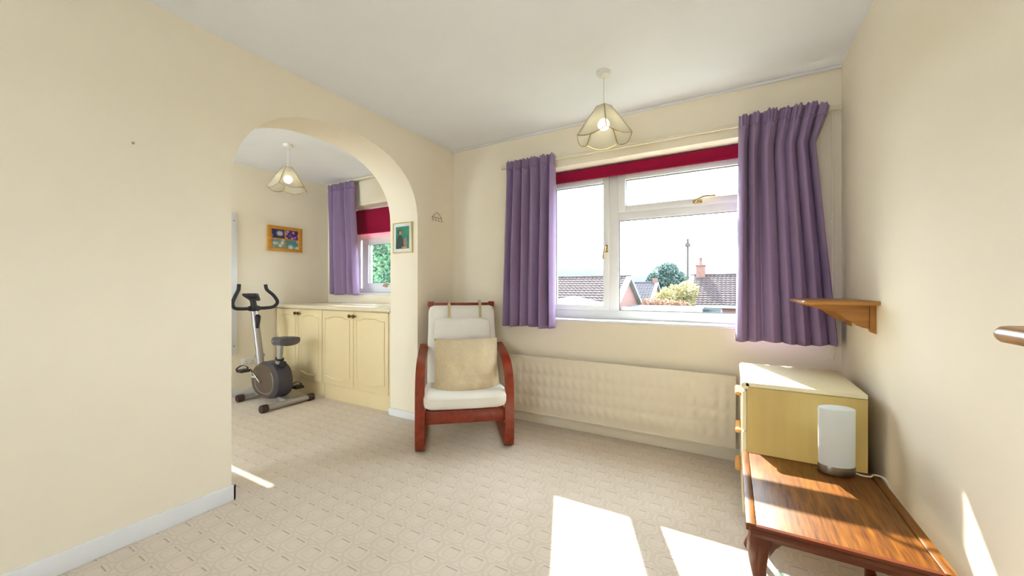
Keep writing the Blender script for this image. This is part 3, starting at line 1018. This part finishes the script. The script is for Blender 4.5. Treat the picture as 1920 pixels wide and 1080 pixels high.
# ================================================================== SIDE ROOM: cabinets and worktop
CF = 2.41
def cabinet(label, x0, x1, xm):
    t = thing('base_cabinet', label, 'cabinet', ((x0+x1)/2, (CF+3.04)/2, 0), group='cream base cabinets')
    b = B(); box(b, x0, x1, CF+0.02, 3.04, 0.15, 0.895, 0.001); obj('body', b, 'cabinet', t)
    b = B(); box(b, x0, x1, CF+0.025, CF+0.043, 0.0, 0.15, 0.001); obj('plinth', b, 'cabinet', t)
    for (a, c, side) in ((x0, xm, 1), (xm, x1, -1)):
        a += 0.002; c -= 0.002
        z0, z1 = 0.156, 0.888
        d = B(); box(d, a, c, CF, CF+0.019, z0, z1, 0.003)
        dr = obj('door', d, 'cabinet', t)
        # raised centre panel with cathedral curves top and bottom
        m_ = 0.044
        def outline(ins, n=18):
            xl, xr = a+m_+ins, c-m_-ins
            w = xr-xl
            def wav(s):
                s2 = min(1, max(0, (min(s, 1-s)-0.12)/0.2))
                return 0.020*(s2*s2*(3-2*s2))
            top = [(xl + w*k/n, z1-0.074-ins + wav(k/n)) for k in range(n+1)]
            bot = [(xl + w*k/n, z0+0.074+ins - wav(k/n)) for k in range(n+1)]
            return bot + list(reversed(top))
        pnl = B()
        o0, o1, o2 = outline(0), outline(0.007), outline(0.020)
        rings = [[(x, CF+0.001, z) for x, z in o0], [(x, CF-0.007, z) for x, z in outline(0.003)], [(x, CF-0.004, z) for x, z in o1], [(x, CF+0.0005, z) for x, z in outline(0.011)], [(x, CF-0.0025, z) for x, z in o2]]
        loft(pnl, rings, True, True, False)
        obj('panel', pnl, 'cabinet', dr)
        kx = (c-0.028) if side == 1 else (a+0.028)
        kb = B()
        rings = []
        for r_, yy in ((0.006, CF+0.001), (0.006, CF-0.012), (0.010, CF-0.016), (0.0165, CF-0.020), (0.018, CF-0.026), (0.014, CF-0.032), (0.006, CF-0.034)):
            rings.append([(kx + r_*math.cos(2*PI*k/18), yy, 0.845 + r_*math.sin(2*PI*k/18)) for k in range(18)])
        loft(kb, rings)
        obj('knob', kb, 'antique', dr)
    return t
cabinet('left cream double door cabinet behind the exercise bike in the side room', -4.405, -3.590, -3.990)
cabinet('right cream double door cabinet next to the arch jamb in the side room', -3.586, -2.640, -3.112)
bm = B(); box(bm, -4.419, -2.60, CF-0.022, 3.049, 0.897, 0.932, 0.008, 3)
tag(obj('worktop', bm, 'worktop'), 'pale beige laminate worktop running over both cabinets under the side window', 'worktop')
bm = B(); box(bm, -2.638, -2.597, CF+0.004, 3.04, 0.0, 0.893, 0.002)
tag(obj('filler_panel', bm, 'cabinet'), 'narrow cream filler strip between the last cabinet and the arch jamb', 'panel')

# ================================================================== EXERCISE BIKE
BX, BY = -3.92, 2.09
bk = thing('exercise_bike', 'silver and grey upright exercise bike facing the wall in the side room', 'exercise bike', (BX, BY, 0), local=True)
def L(x, y, z): return (x-BX, y-BY, z)
for x, ya, yb_ in ((-3.615, 1.835, 2.335), (-4.165, 1.90, 2.30)):
    b = B(); cyl(b, L(x, ya+0.05, 0.036), L(x, yb_-0.05, 0.036), 0.026, n=20); bar = obj('base_bar', b, 'bike_silver', bk)
    for y_, s_ in ((ya, 1), (yb_, -1)):
        b = B()
        rings = []
        for dy, r_ in ((0, 0.024), (0.006, 0.034), (0.03, 0.036), (0.062, 0.033), (0.064, 0.028)):
            rings.append([L(x + r_*math.cos(2*PI*k/18), y_ + s_*dy, 0.036 + r_*math.sin(2*PI*k/18)) for k in range(18)])
        loft(b, rings); obj('end_cap', b, 'bike_cap', bar)
b = B(); tube(b, [L(-4.165, BY, 0.055), L(-3.95, BY, 0.075), L(-3.615, BY, 0.05)], 1.0, sec=[(0.018, -0.03), (0.018, 0.03), (-0.018, 0.03), (-0.018, -0.03)]); obj('frame_tube', b, 'bike_silver', bk)
# flywheel housing
def housing_outline(k, n, sc=1.0):
    a = 2*PI*k/n
    rx, rz = 0.236, 0.174
    x = -3.885 + sc*rx*math.copysign(abs(math.cos(a))**0.85, math.cos(a))
    z = 0.218 + sc*rz*math.copysign(abs(math.sin(a))**0.85, math.sin(a))
    z += 0.03*(1 if math.sin(a) > 0 else 0)*math.sin(a)*math.cos(a+2.2)*-0.5
    return x, z
b = B(); rings = []
for yy, sc in ((-0.078, 0.70), (-0.076, 0.86), (-0.066, 0.95), (-0.035, 0.995), (0.035, 0.995), (0.066, 0.95), (0.076, 0.86), (0.078, 0.70)):
    rings.append([L(*(lambda q: (q[0], BY+yy, q[1]))(housing_outline(k, 40, sc))) for k in range(40)])
loft(b, rings); hs = obj('housing', b, 'bike_dark', bk)
for sg in (-1, 1):
    b = B(); rings = []
    for yy, sc in ((0.070, 0.88), (0.082, 0.84), (0.088, 0.70), (0.090, 0.4), (0.0905, 0.05)):
        ring = []
        for k in range(40):
            x, z = housing_outline(k, 40, sc)
            ring.append(L(x-0.025, BY+sg*yy, z))
        rings.append(ring)
    loft(b, rings); sc_ = obj('side_cover', b, 'bike_brown', hs)
    b = B()
    arc = []
    for k in range(4, 30):
        x, z = housing_outline(k+16, 40, 0.66)
        arc.append(L(x+0.01, BY+sg*0.0875, z))
    tube(b, arc, 0.004, 6); obj('trim_line', b, 'bike_silver', hs)
b = B(); box(b, *[q for q in (-4.085-BX, -4.015-BX, -0.0935, -0.0900, 0.236, 0.252)]); obj('badge', b, 'gloss_white', hs, label='small faded white lettering strip on the housing')
# front post
p0, p1 = Vector(L(-4.09, BY, 0.30)), Vector(L(-4.225, BY, 0.905))
sec = [(0.027*math.cos(2*PI*k/16), 0.033*math.sin(2*PI*k/16)) for k in range(16)]
b = B(); tube(b, [p0, p0.lerp(p1, 0.5), p1], 1.0, sec=sec, up=(1, 0, 0)); post = obj('front_post', b, 'bike_silver', bk)
b = B(); q = p0.lerp(p1, 0.22); tube(b, [q-(p1-p0).normalized()*0.02, q+(p1-p0).normalized()*0.02], 1.12, sec=sec, up=(1, 0, 0))
for s_ in (-1, 1): cyl(b, q+Vector((0, s_*0.03, 0)), q+Vector((0, s_*0.046, 0)), 0.009)
obj('post_bolt', b, 'bike_silver', post)
b = B(); q = p0.lerp(p1, 0.80)+Vector((0.03, -0.004, 0)); tube(b, [q+Vector((0.006, 0, -0.075)), q+Vector((0.02, 0, -0.02)), q+Vector((0.022, 0, 0.04)), q+Vector((0.012, 0, 0.055))], [0.014, 0.02, 0.026, 0.018], 12); obj('tension_knob', b, 'bike_black', post)
# handlebar
hc = p1
b = B()
for s_ in (-1, 1):
    pts = bez([hc+Vector((0, s_*0.03, 0)), hc+Vector((0.0, s_*0.12, 0.0)), hc+Vector((0.012, s_*0.185, 0.012)), hc+Vector((0.035, s_*0.212, 0.06)), hc+Vector((0.02, s_*0.18, 0.13)), hc+Vector((-0.02, s_*0.135, 0.19)), hc+Vector((-0.03, s_*0.125, 0.245))], 6)
    tube(b, pts, 0.0165, 12)
    b2 = B()
obj('handlebar', b, 'bike_grip', bk)
b = B(); cyl(b, hc+Vector((0, -0.05, 0)), hc+Vector((0, 0.05, 0)), 0.024, n=18); box(b, hc.x-0.035, hc.x+0.035, -0.034, 0.034, hc.z-0.03, hc.z+0.03, 0.01); obj('handlebar_clamp', b, 'bike_black', bk)
b = B(); tube(b, [hc+Vector((-0.005, 0, 0.02)), hc+Vector((-0.02, 0, 0.07)), hc+Vector((-0.03, 0, 0.10))], [0.03, 0.027, 0.036], 14); obj('console_neck', b, 'bike_black', bk)
b = B()
def confn(p):
    return Vector((p.x*math.cos(0.5) - p.z*math.sin(0.5), p.y*(1-0.25*(p.x/0.055)), p.x*-math.sin(0.5)*-1*-1 + p.z*math.cos(0.5)))
rbox(b, (hc.x-0.028, 0, hc.z+0.115), (0.058, 0.066, 0.02), 0.017, 8, confn); con = obj('console', b, 'bike_black', bk)
b = B(); rbox(b, (hc.x-0.018, 0, hc.z+0.134), (0.03, 0.04, 0.004), 0.003, 4, confn); obj('screen', b, 'bike_dark', con)
# seat post and seat
s0, s1 = Vector(L(-3.79, BY, 0.30)), Vector(L(-3.745, BY, 0.56))
b = B(); tube(b, [s0, s0.lerp(s1, 0.5)], 0.034, 18); obj('seat_sleeve', b, 'bike_silver', bk)
b = B(); tube(b, [s0.lerp(s1, 0.45), s1+Vector((0, 0, 0.02))], 0.024, 18); sp = obj('seat_post', b, 'bike_silver', bk)
q = s0.lerp(s1, 0.5)
b = B(); tube(b, [q-Vector((0.002, 0, 0.008)), q+Vector((0.002, 0, 0.008))], 0.038, 18); obj('collar', b, 'bike_black', sp)
b = B(); q = s0.lerp(s1, 0.33); tube(b, [q+Vector((0.028, 0, 0)), q+Vector((0.048, 0, 0)), q+Vector((0.05, 0, 0)), q+Vector((0.07, 0, 0)), q+Vector((0.076, 0, 0))], [0.012, 0.012, 0.030, 0.032, 0.022], 18); obj('height_knob', b, 'bike_black', bk)
b = B(); rings = []
sx_rear, sx_nose = -3.585, -3.86
prof = [(0.0, 0.055, 0.0), (0.012, 0.095, 0.0), (0.05, 0.125, 0.004), (0.10, 0.118, 0.006), (0.15, 0.080, 0.004), (0.19, 0.05, 0.0), (0.24, 0.036, -0.002), (0.27, 0.03, -0.006), (0.282, 0.016, -0.012)]
for t_, hw_, dz in prof:
    x = sx_rear - t_
    ring = []
    for k in range(24):
        a = 2*PI*k/24
        yy = hw_*math.cos(a)
        th = 0.038 if 0.01 < t_ < 0.275 else 0.02
        zz = 0.605 + dz + th*math.copysign(abs(math.sin(a))**0.7, math.sin(a))
        if math.sin(a) > 0: zz += 0.006*(abs(yy)/0.12) - 0.012*(1-abs(math.cos(a)))*(1 if t_ < 0.14 else 0)*0.6
        zz += 0.02*(0.15 - t_)
        ring.append(L(x, BY+yy, zz))
    rings.append(ring)
loft(b, rings); obj('seat', b, 'bike_seat', bk)
# cranks and pedals
ax = Vector(L(-3.915, BY, 0.215))
for s_, cd in ((-1, Vector((-0.09, 0, 0.115))), (1, Vector((0.10, 0, -0.105)))):
    a0 = ax + Vector((0, s_*0.088, 0)); a1 = ax + Vector((0, s_*0.112, 0)) + cd*0.12
    a2 = ax + cd + Vector((0, s_*0.14, 0))
    b = B(); tube(b, bez([a0, a0+Vector((0, s_*0.018, 0)), a1, a2], 5), 0.009, 10); ck = obj('crank', b, 'steel', bk)
    b = B()
    pc = a2 + Vector((0, s_*0.065, 0))
    box(b, pc.x-0.045, pc.x+0.045, pc.y-0.042, pc.y+0.042, pc.z-0.013, pc.z+0.013, 0.006)
    box(b, pc.x-0.055, pc.x+0.055, pc.y-0.03, pc.y+0.03, pc.z-0.008, pc.z+0.008, 0.004)
    cyl(b, a2, pc, 0.007)
    pd = obj('pedal', b, 'bike_black', bk)
    b = B()
    tube(b, bez([(pc.x-0.02, pc.y-0.045, pc.z), (pc.x-0.02, pc.y-0.045, pc.z+0.025), (pc.x-0.02, pc.y, pc.z+0.048), (pc.x-0.02, pc.y+0.045, pc.z+0.025), (pc.x-0.02, pc.y+0.046, pc.z)], 5), 1.0, sec=[(0.002, -0.012), (0.002, 0.012), (-0.002, 0.012), (-0.002, -0.012)], up=(0, -1, 0))
    obj('strap', b, 'bike_black', pd)

# ================================================================== SIDE ROOM: wall things
# flower photo frame on far left wall
py0, py1, pz0, pz1 = 2.315, 2.703, 1.529, 1.808
pf = thing('picture_frame', 'orange wooden frame holding four small flower photographs on the side room wall', 'picture', (XA, (py0+py1)/2, pz0))
b = B()
fw = 0.042
for (a, c, e, f_) in ((py0, py0+fw, pz0, pz1), (py1-fw, py1, pz0, pz1), (py0+fw, py1-fw, pz0, pz0+0.034), (py0+fw, py1-fw, pz1-0.034, pz1)):
    box(b, XA+0.001, XA+0.022, a, c, e, f_, 0.003)
ym, zm = (py0+py1)/2, (pz0+pz1)/2
box(b, XA+0.001, XA+0.014, ym-0.006, ym+0.006, pz0+0.034, pz1-0.034, 0.001)
box(b, XA+0.001, XA+0.014, py0+fw, py1-fw, zm-0.006, zm+0.006, 0.001)
obj('frame', b, 'frame_gold', pf)
cfg = [(0, 1, srgb(48, 52, 104), srgb(206, 206, 214), 14, 1.3), (1, 1, srgb(84, 44, 118), srgb(214, 180, 226), 24, 2.1),
       (0, 0, srgb(126, 158, 138), srgb(228, 224, 228), 20, 3.4), (1, 0, srgb(86, 146, 148), srgb(236, 240, 240), 12, 4.6)]
for i, j, bgc, sp_, sc, sd in cfg:
    a = (py0+fw, ym+0.006)[i]; c = (ym-0.006, py1-fw)[i]
    e = (pz0+0.034, zm+0.006)[j]; f_ = (zm-0.006, pz1-0.034)[j]
    b = B(); box(b, XA+0.002, XA+0.007, a, c, e, f_); ph_ = obj('photograph', b, photo_mat('flower_print_%d' % int(sd*10), bgc, sp_, sc, sd), pf)

# portrait print on arch jamb (generic stand-in)
jx0, jx1, jz0, jz1 = -2.552, -2.326, 1.413, 1.674
pj = thing('picture_frame', 'small pale gold frame with a green print of a dark figure on the arch jamb', 'picture', ((jx0+jx1)/2, AY1, jz0))
b = B(); frame_ring(b, jx0, jx1, jz0, jz1, 0.009, 0.009, 0.009, 0.009, AY1-0.016, AY1-0.001, 0.002); obj('frame', b, 'frame_pale', pj)
b = B(); box(b, jx0+0.007, jx1-0.007, AY1-0.010, AY1-0.002, jz0+0.007, jz1-0.007); obj('mount', b, 'mount', pj)
M['p_green'] = plain('print_green', srgb(28, 122, 96), 0.4, var=0.35, scale=14)
M['p_dark'] = plain('print_dark_green', srgb(24, 52, 50), 0.4, var=0.2, scale=20)
M['p_skin'] = plain('print_orange', srgb(196, 120, 74), 0.4, var=0.2, scale=20)
M['p_grey'] = plain('print_grey', srgb(136, 120, 108), 0.4, var=0.25, scale=30)
ax0, ax1, az0, az1 = jx0+0.035, jx1-0.035, jz0+0.036, jz1-0.036
b = B(); box(b, ax0, ax1, AY1-0.0112, AY1-0.009, az0, az1); art = obj('print', b, 'p_green', pj)
w_, h_ = ax1-ax0, az1-az0
def blob(name, mat, pts, dy):
    b = B()
    prism(b, pts, lambda p, q: (ax0+w_*p, AY1-0.0112-dy, az0+h_*q), lambda p, q: (ax0+w_*p, AY1-0.0105, az0+h_*q))
    obj(name, b, mat, art)
def oval(cx_, cz_, rx_, rz_, n=16): return [(cx_+rx_*math.cos(2*PI*k/n), cz_+rz_*math.sin(2*PI*k/n)) for k in range(n)]
blob('painted_shape', 'p_dark', [(0.02, 0.0), (0.62, 0.0), (0.60, 0.25), (0.52, 0.5), (0.40, 0.62), (0.22, 0.62), (0.10, 0.48), (0.03, 0.2)], 0.0004)
blob('painted_shape', 'p_dark', oval(0.31, 0.76, 0.15, 0.10), 0.0005)
blob('painted_shape', 'p_skin', oval(0.34, 0.73, 0.095, 0.085), 0.0007)
blob('painted_shape', 'p_grey', oval(0.72, 0.28, 0.14, 0.24), 0.0008)
blob('painted_shape', 'p_skin', [(0.42, 0.02), (0.86, 0.02), (0.80, 0.10), (0.50, 0.11)], 0.0009)

# white panel on side room left wall
wp = thing('wall_panel', 'tall white panel screwed to the side room wall beside the arch edge', 'panel', (XA, 1.75, 0.43))
b = B(); box(b, XA+0.001, XA+0.02, 1.50, 2.016, 0.43, 1.882, 0.004); obj('board', b, 'gloss_white', wp)
for z in (1.80, 0.52):
    for y in (1.53, 1.985):
        b = B(); cyl(b, (XA+0.019, y, z), (XA+0.0225, y, z), 0.006, n=12); obj('screw', b, 'steel', wp)

# double socket
sk = thing('wall_socket', 'white double wall socket behind the exercise bike', 'socket', (XA, 2.13, 0.295))
b = B(); box(b, XA+0.001, XA+0.011, 2.06, 2.206, 0.295, 0.381, 0.004); obj('face_plate', b, 'socket', sk)
for y in (2.10, 2.168):
    b = B(); box(b, XA+0.010, XA+0.0135, y-0.008, y+0.008, 0.352, 0.372, 0.001); obj('switch', b, 'rose', sk)
    b = B()
    box(b, XA+0.0108, XA+0.0116, y-0.003, y+0.003, 0.336, 0.346)
    for s_ in (-1, 1): box(b, XA+0.0108, XA+0.0116, y+s_*0.012-0.004, y+s_*0.012+0.004, 0.316, 0.321)
    obj('pin_hole', b, 'bike_black', sk)

# wire hook by the arch
hk = thing('wall_hook', 'small wire key hook on the wall between the arch and the corner', 'hook', (WL, 2.63, 1.705))
b = B()
tube(b, bez([(WL+0.004, 2.575, 1.74), (WL+0.005, 2.60, 1.765), (WL+0.004, 2.632, 1.785), (WL+0.005, 2.665, 1.768), (WL+0.004, 2.69, 1.742)], 5), 0.002, 6)
tube(b, [(WL+0.004, 2.565, 1.737), (WL+0.004, 2.70, 1.740)], 0.002, 6); obj('wire_bow', b, 'wire', hk)
for k in range(4):
    y = 2.575 + k*0.038
    b = B(); tube(b, bez([(WL+0.004, y, 1.739), (WL+0.004, y, 1.715), (WL+0.012, y, 1.706), (WL+0.018, y, 1.714)], 4), 0.002, 6); obj('prong', b, 'wire', hk)
# screw left in the plain wall
b = B(); cyl(b, (WL-0.001, 0.635, 1.749), (WL+0.006, 0.635, 1.749), 0.006, 0.004, 10)
tag(obj('wall_screw', b, 'frame_pale'), 'tiny screw left in the blank left wall', 'screw')
# little clear cup on the carpet
cup = B(); lathe(cup, [(0.024, 0.0), (0.029, 0.004), (0.031, 0.048), (0.029, 0.050), (0.027, 0.048), (0.025, 0.008), (0.005, 0.006)], (0.172, 1.715, 0.0), 24)
M['cupglass'] = frosted('pale_blue_clear_cup', (0.80, 0.92, 0.95, 1), 0.4, 0.45)
tag(obj('floor_cup', cup, 'cupglass'), 'small pale blue glassy cup on the carpet under the coffee table', 'cup')
# ================================================================== OUTSIDE
GZ = -2.6
bm = B(); box(bm, -400, 400, 3.6, 1500, GZ-0.5, GZ); 
struct('ground_outside', bm, 'ground')

def tiled_slope(bm, e0, e1, r0, r1, rows, cols):
    """courses of rolled tiles from eave line e0-e1 to ridge line r0-r1, each course lapping the one below"""
    e0, e1, r0, r1 = map(Vector, (e0, e1, r0, r1))
    nrm = (e1-e0).cross(r0-e0).normalized()
    if nrm.z < 0: nrm = -nrm
    prof = [0.0, 0.03, 0.045, 0.03, 0.0]
    for j in range(rows):
        a0 = e0.lerp(r0, j/rows); a1 = e1.lerp(r1, j/rows)
        b0 = e0.lerp(r0, (j+1.12)/rows); b1 = e1.lerp(r1, (j+1.12)/rows)
        lo, hi, ed = [], [], []
        for i in range(cols*4+1):
            s = i/(cols*4)
            h = prof[i % 4]
            lo.append(bm.verts.new(a0.lerp(a1, s) + nrm*(h+0.055)))
            ed.append(bm.verts.new(a0.lerp(a1, s) + nrm*(h*0.2)))
            hi.append(bm.verts.new(b0.lerp(b1, s) + nrm*h))
        for i in range(cols*4):
            bm.faces.new((lo[i], lo[i+1], hi[i+1], hi[i]))
            bm.faces.new((ed[i], ed[i+1], lo[i+1], lo[i]))

def house(label, name, x0, x1, yr, half, zr, ze, walls, roofm, bargex=None):
    t = thing(name, label, 'house', ((x0+x1)/2, yr, GZ))
    b = B()
    prism(b, [(yr-half+0.4, GZ), (yr+half-0.4, GZ), (yr+half-0.4, ze+0.1), (yr, zr-0.16), (yr-half+0.4, ze+0.1)],
          lambda p, q: (x0+0.25, p, q), lambda p, q: (x1-0.25, p, q))
    obj('walls', b, walls, t)
    L_ = (zr-ze); sl_len = math.hypot(half, L_)
    rows, cols = max(4, int(sl_len/0.33)), max(6, int((x1-x0)/0.3))
    for sg in (-1, 1):
        b = B()
        tiled_slope(b, (x0, yr+sg*half, ze), (x1, yr+sg*half, ze), (x0, yr, zr), (x1, yr, zr), rows, cols)
        o = obj('roof_tiles', b, roofm, t); o['kind'] = 'stuff'
    b = B(); tube(b, [(x0, yr, zr+0.04), (x1, yr, zr+0.04)], 0.11, 10); obj('ridge_tiles', b, roofm, t)
    for sg in (-1, 1):
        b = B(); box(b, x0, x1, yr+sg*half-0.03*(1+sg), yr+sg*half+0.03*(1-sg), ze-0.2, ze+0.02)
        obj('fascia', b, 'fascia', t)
    for xx in (x0, x1-0.05):
        b = B()
        prism(b, [(yr-half, ze-0.12), (yr, zr-0.12), (yr+half, ze-0.12), (yr+half, ze+0.10), (yr, zr+0.10), (yr-half, ze+0.10)],
              lambda p, q: (min(xx, x1-0.27)-0.04, p, q), lambda p, q: (max(xx, x0+0.27)+0.06, p, q))
        obj('bargeboard', b, 'fascia', t)
    return t

hA = house('long grey roofed brick bungalow with white gable boards at the left', 'bungalow', -24, -6.0, 27.2, 4.0, 1.87, -0.20, 'brick', 'roof')
b = B()
for (a, c, e, f_) in ((25.6, 25.75, -1.2, -0.15), (26.65, 26.8, -1.2, -0.15), (25.6, 26.8, -0.25, -0.15)): box(b, -6.3, -6.2, a, c, e, f_)
obj('window_frame', b, 'fascia', hA)
b = B(); box(b, -6.26, -6.23, 25.7, 26.7, -1.2, -0.2); obj('window_pane', b, 'darkglass', hA)
b = B(); tube(b, [(-12.5, 27.2, 1.8), (-12.5, 27.2, 2.7)], 0.035, 8); obj('vent_pipe', b, 'render', hA)

hC = house('tiled bungalow with a chimney on its ridge beside the right curtain', 'bungalow', -3.0, 13, 36, 4.0, 2.16, -0.157, 'brick', 'roof')
b = B(); box(b, -2.55, -1.85, 35.65, 36.35, 1.4, 2.95, 0.02); box(b, -2.6, -1.8, 35.6, 36.4, 2.95, 3.08, 0.02); cm = obj('chimney', b, 'chimney', hC)
b = B(); lathe(b, [(0.16, 0), (0.13, 0.15), (0.12, 0.5), (0.15, 0.55), (0.13, 0.6)], (-2.2, 36, 3.08), 14); obj('chimney_pot', b, 'chimney', cm)
for (a, c, mt) in ((-2.2, -0.55, 'darkglass'), (1.6, 3.2, 'darkglass'), (3.6, 5.0, 'darkglass')):
    b = B(); frame_ring(b, a, c, -1.6, -0.42, 0.09, 0.09, 0.09, 0.09, 32.36, 32.44, 0); wf = obj('window_frame', b, 'fascia', hC)
    b = B(); box(b, a+0.05, c-0.05, 32.385, 32.41, -1.55, -0.47); obj('window_pane', b, mt, hC)
b = B(); box(b, -2.75, 9, 32.34, 32.42, -0.42, -0.2); obj('soffit_board', b, 'fascia', hC)

hB = house('small grey roofed house behind the gable with a brick chimney', 'bungalow', -13.5, -7.3, 47, 4.0, 1.72, -0.6, 'brick', 'roof2')
b = B(); box(b, -7.9, -7.4, 46.75, 47.25, 1.3, 2.25, 0.02); obj('chimney', b, 'chimney', hB)

ga = thing('garage', 'pale flat roofed garage below the yellow shrubs', 'garage', (-3.6, 25.4, GZ))
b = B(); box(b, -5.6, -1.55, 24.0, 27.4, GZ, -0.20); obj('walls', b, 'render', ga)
b = B(); box(b, -5.8, -1.4, 23.8, 27.6, -0.20, -0.06, 0.02); obj('flat_roof', b, 'felt', ga)
b = B(); box(b, -5.82, -1.38, 23.77, 23.83, -0.26, -0.04); obj('fascia', b, 'fascia', ga)

cs = thing('conservatory', 'white conservatory roof low in the left pane', 'conservatory', (-6.6, 17.0, GZ))
b = B()
apx = Vector((-6.6, 17.6, 0.68)); base = [(-8.6, 15.8, 0.12), (-4.9, 15.8, 0.12), (-4.9, 19.4, 0.12), (-8.6, 19.4, 0.12)]
vv = [b.verts.new(p) for p in base]; va = b.verts.new(apx)
for i in range(4): b.faces.new((vv[i], vv[(i+1) % 4], va))
b.faces.new(vv); obj('roof_panels', b, 'conserv', cs)
for i in range(4):
    for s in (0.0, 0.33, 0.66):
        p = Vector(base[i]).lerp(Vector(base[(i+1) % 4]), s)
        b = B(); tube(b, [p+Vector((0, 0, 0.03)), apx+Vector((0, 0, 0.03))], 0.035, 6); obj('glazing_bar', b, 'fascia', cs)
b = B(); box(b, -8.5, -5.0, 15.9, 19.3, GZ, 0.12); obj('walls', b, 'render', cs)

pl = thing('telegraph_pole', 'tall dark telegraph pole rising above the roofs', 'pole', (-4.0, 45, GZ))
b = B(); tube(b, [(-4.0, 45, GZ), (-4.0, 45, 6.3)], [0.17, 0.12], 12); obj('pole', b, 'polewood', pl)
b = B(); box(b, -4.28, -3.72, 44.8, 45.2, 5.55, 5.85, 0.03); box(b, -4.18, -3.82, 44.84, 45.16, 5.85, 6.0, 0.02); tube(b, [(-4, 45, 6.28), (-4, 45, 6.45)], [0.15, 0.05], 12); obj('cap_bracket', b, 'polewood', pl)

# foliage
def leaf_cloud(bm, c, rad, n, size, rnd, shell=0.55):
    for _ in range(n):
        while True:
            p = Vector((rnd.uniform(-1, 1), rnd.uniform(-1, 1), rnd.uniform(-1, 1)))
            if shell < p.length < 1: break
        p = Vector((c[0]+p.x*rad[0], c[1]+p.y*rad[1], c[2]+p.z*rad[2]))
        leaf(bm, p, size*rnd.uniform(0.6, 1.3), rnd)
def leaf(bm, p, s, rnd):
    u = Vector((rnd.gauss(0, 1), rnd.gauss(0, 1), rnd.gauss(0, 1))).normalized()
    v = u.orthogonal().normalized()
    vs_ = [bm.verts.new(p + u*s), bm.verts.new(p + v*s*0.5), bm.verts.new(p - u*s*0.8), bm.verts.new(p - v*s*0.5)]
    bm.faces.new(vs_)
def tree(name, label, base, blobs, mat, n, size, seed, trunk_r, core=0.8):
    rnd = random.Random(seed)
    t = thing(name, label, 'tree' if 'tree' in name else 'shrub', base)
    b = B()
    cz_ = sum(q[0][2] for q in blobs)/len(blobs)
    tube(b, [base, (base[0], base[1], cz_)], [trunk_r, trunk_r*0.5], 8)
    for c, r in blobs: tube(b, [(base[0], base[1], base[2]+(cz_-base[2])*0.5), c], [trunk_r*0.5, trunk_r*0.15], 6)
    obj('trunk', b, 'bark', t)
    b = B()
    for c, r in blobs: leaf_cloud(b, c, r, n, size, rnd)
    o = obj('foliage', b, mat, t); o['kind'] = 'stuff'
    return t
tree('broadleaf_tree', 'rounded blue green tree behind the brick gable', (-9.0, 66, GZ),
     [((-9.2, 66, 3.0), (2.4, 2.4, 2.0)), ((-7.4, 65.5, 2.2), (1.6, 1.6, 1.9)), ((-10.8, 66, 2.0), (1.4, 1.4, 1.6)), ((-8.6, 65, 4.0), (1.5, 1.5, 1.2)), ((-6.3, 65.5, 1.4), (1.2, 1.2, 1.2))], 'leaf_dark', 900, 0.26, 3, 0.35)
tree('yellow_shrub', 'yellow leaved shrub between the gable and the tiled bungalow', (-3.3, 30, GZ),
     [((-3.6, 30, 0.6), (1.0, 0.9, 0.8)), ((-2.7, 30, 0.9), (0.8, 0.8, 0.75)), ((-4.4, 30.1, 0.2), (0.8, 0.7, 0.6)), ((-3.0, 30.0, 0.1), (0.9, 0.8, 0.7))], 'leaf_yellow', 600, 0.12, 5, 0.1)
tree('pink_shrub', 'low pinkish shrub just above the garage roof', (-4.2, 28.2, GZ),
     [((-4.8, 28.2, 0.05), (0.8, 0.3, 0.4)), ((-3.9, 28.2, 0.0), (0.9, 0.3, 0.35)), ((-3.0, 28.2, -0.05), (0.7, 0.3, 0.3))], 'leaf_pink', 400, 0.09, 6, 0.08)
# hedge outside the side room window; height and solid core shaped to block sun
hd = thing('hedge', 'tall leafy green hedge outside the side room window', 'hedge', (-6.2, 5.3, GZ))
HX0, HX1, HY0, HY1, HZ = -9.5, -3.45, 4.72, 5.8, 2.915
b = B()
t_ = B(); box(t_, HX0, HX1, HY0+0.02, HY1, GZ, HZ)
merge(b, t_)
obj('sun_block_core', b, 'hedge_core', hd)
rnd = random.Random(9)
b = B()
for _ in range(15000):
    p = Vector((rnd.uniform(HX0, HX1), HY0 + rnd.uniform(-0.16, 0.03), rnd.uniform(0.2, HZ-0.14)))
    p.y -= 0.12*noise.noise(p*2.2)
    leaf(b, p, rnd.uniform(0.025, 0.055), rnd)
o = obj('foliage', b, 'leaf_hedge', hd); o['kind'] = 'stuff'

# hills on the horizon
bm = B()
n = 60
pr = []
for k in range(n+1):
    x = -1500 + 2400*k/n
    h = 28 + 52*math.exp(-((x+520)/330)**2) + 22*math.exp(-((x-300)/200)**2) + 8*noise.noise(Vector((x*0.006, 0.3, 0)))
    pr.append((x, h))
rows_ = [(1000, 0.0), (1080, 0.45), (1180, 0.85), (1260, 1.0), (1400, 0.8), (1490, 0.0)]
grid = [[bm.verts.new((x*(yy/1260), yy, GZ + f*h + (3*noise.noise(Vector((x*0.02, yy*0.02, 0))) if 0 < f < 1 else 0))) for x, h in pr] for yy, f in rows_]
for r in range(len(rows_)-1):
    for k in range(n):
        f = bm.faces.new((grid[r][k], grid[r][k+1], grid[r+1][k+1], grid[r+1][k])); f.smooth = True
struct('hills', bm, 'hill', 'pale wooded hills on the horizon')
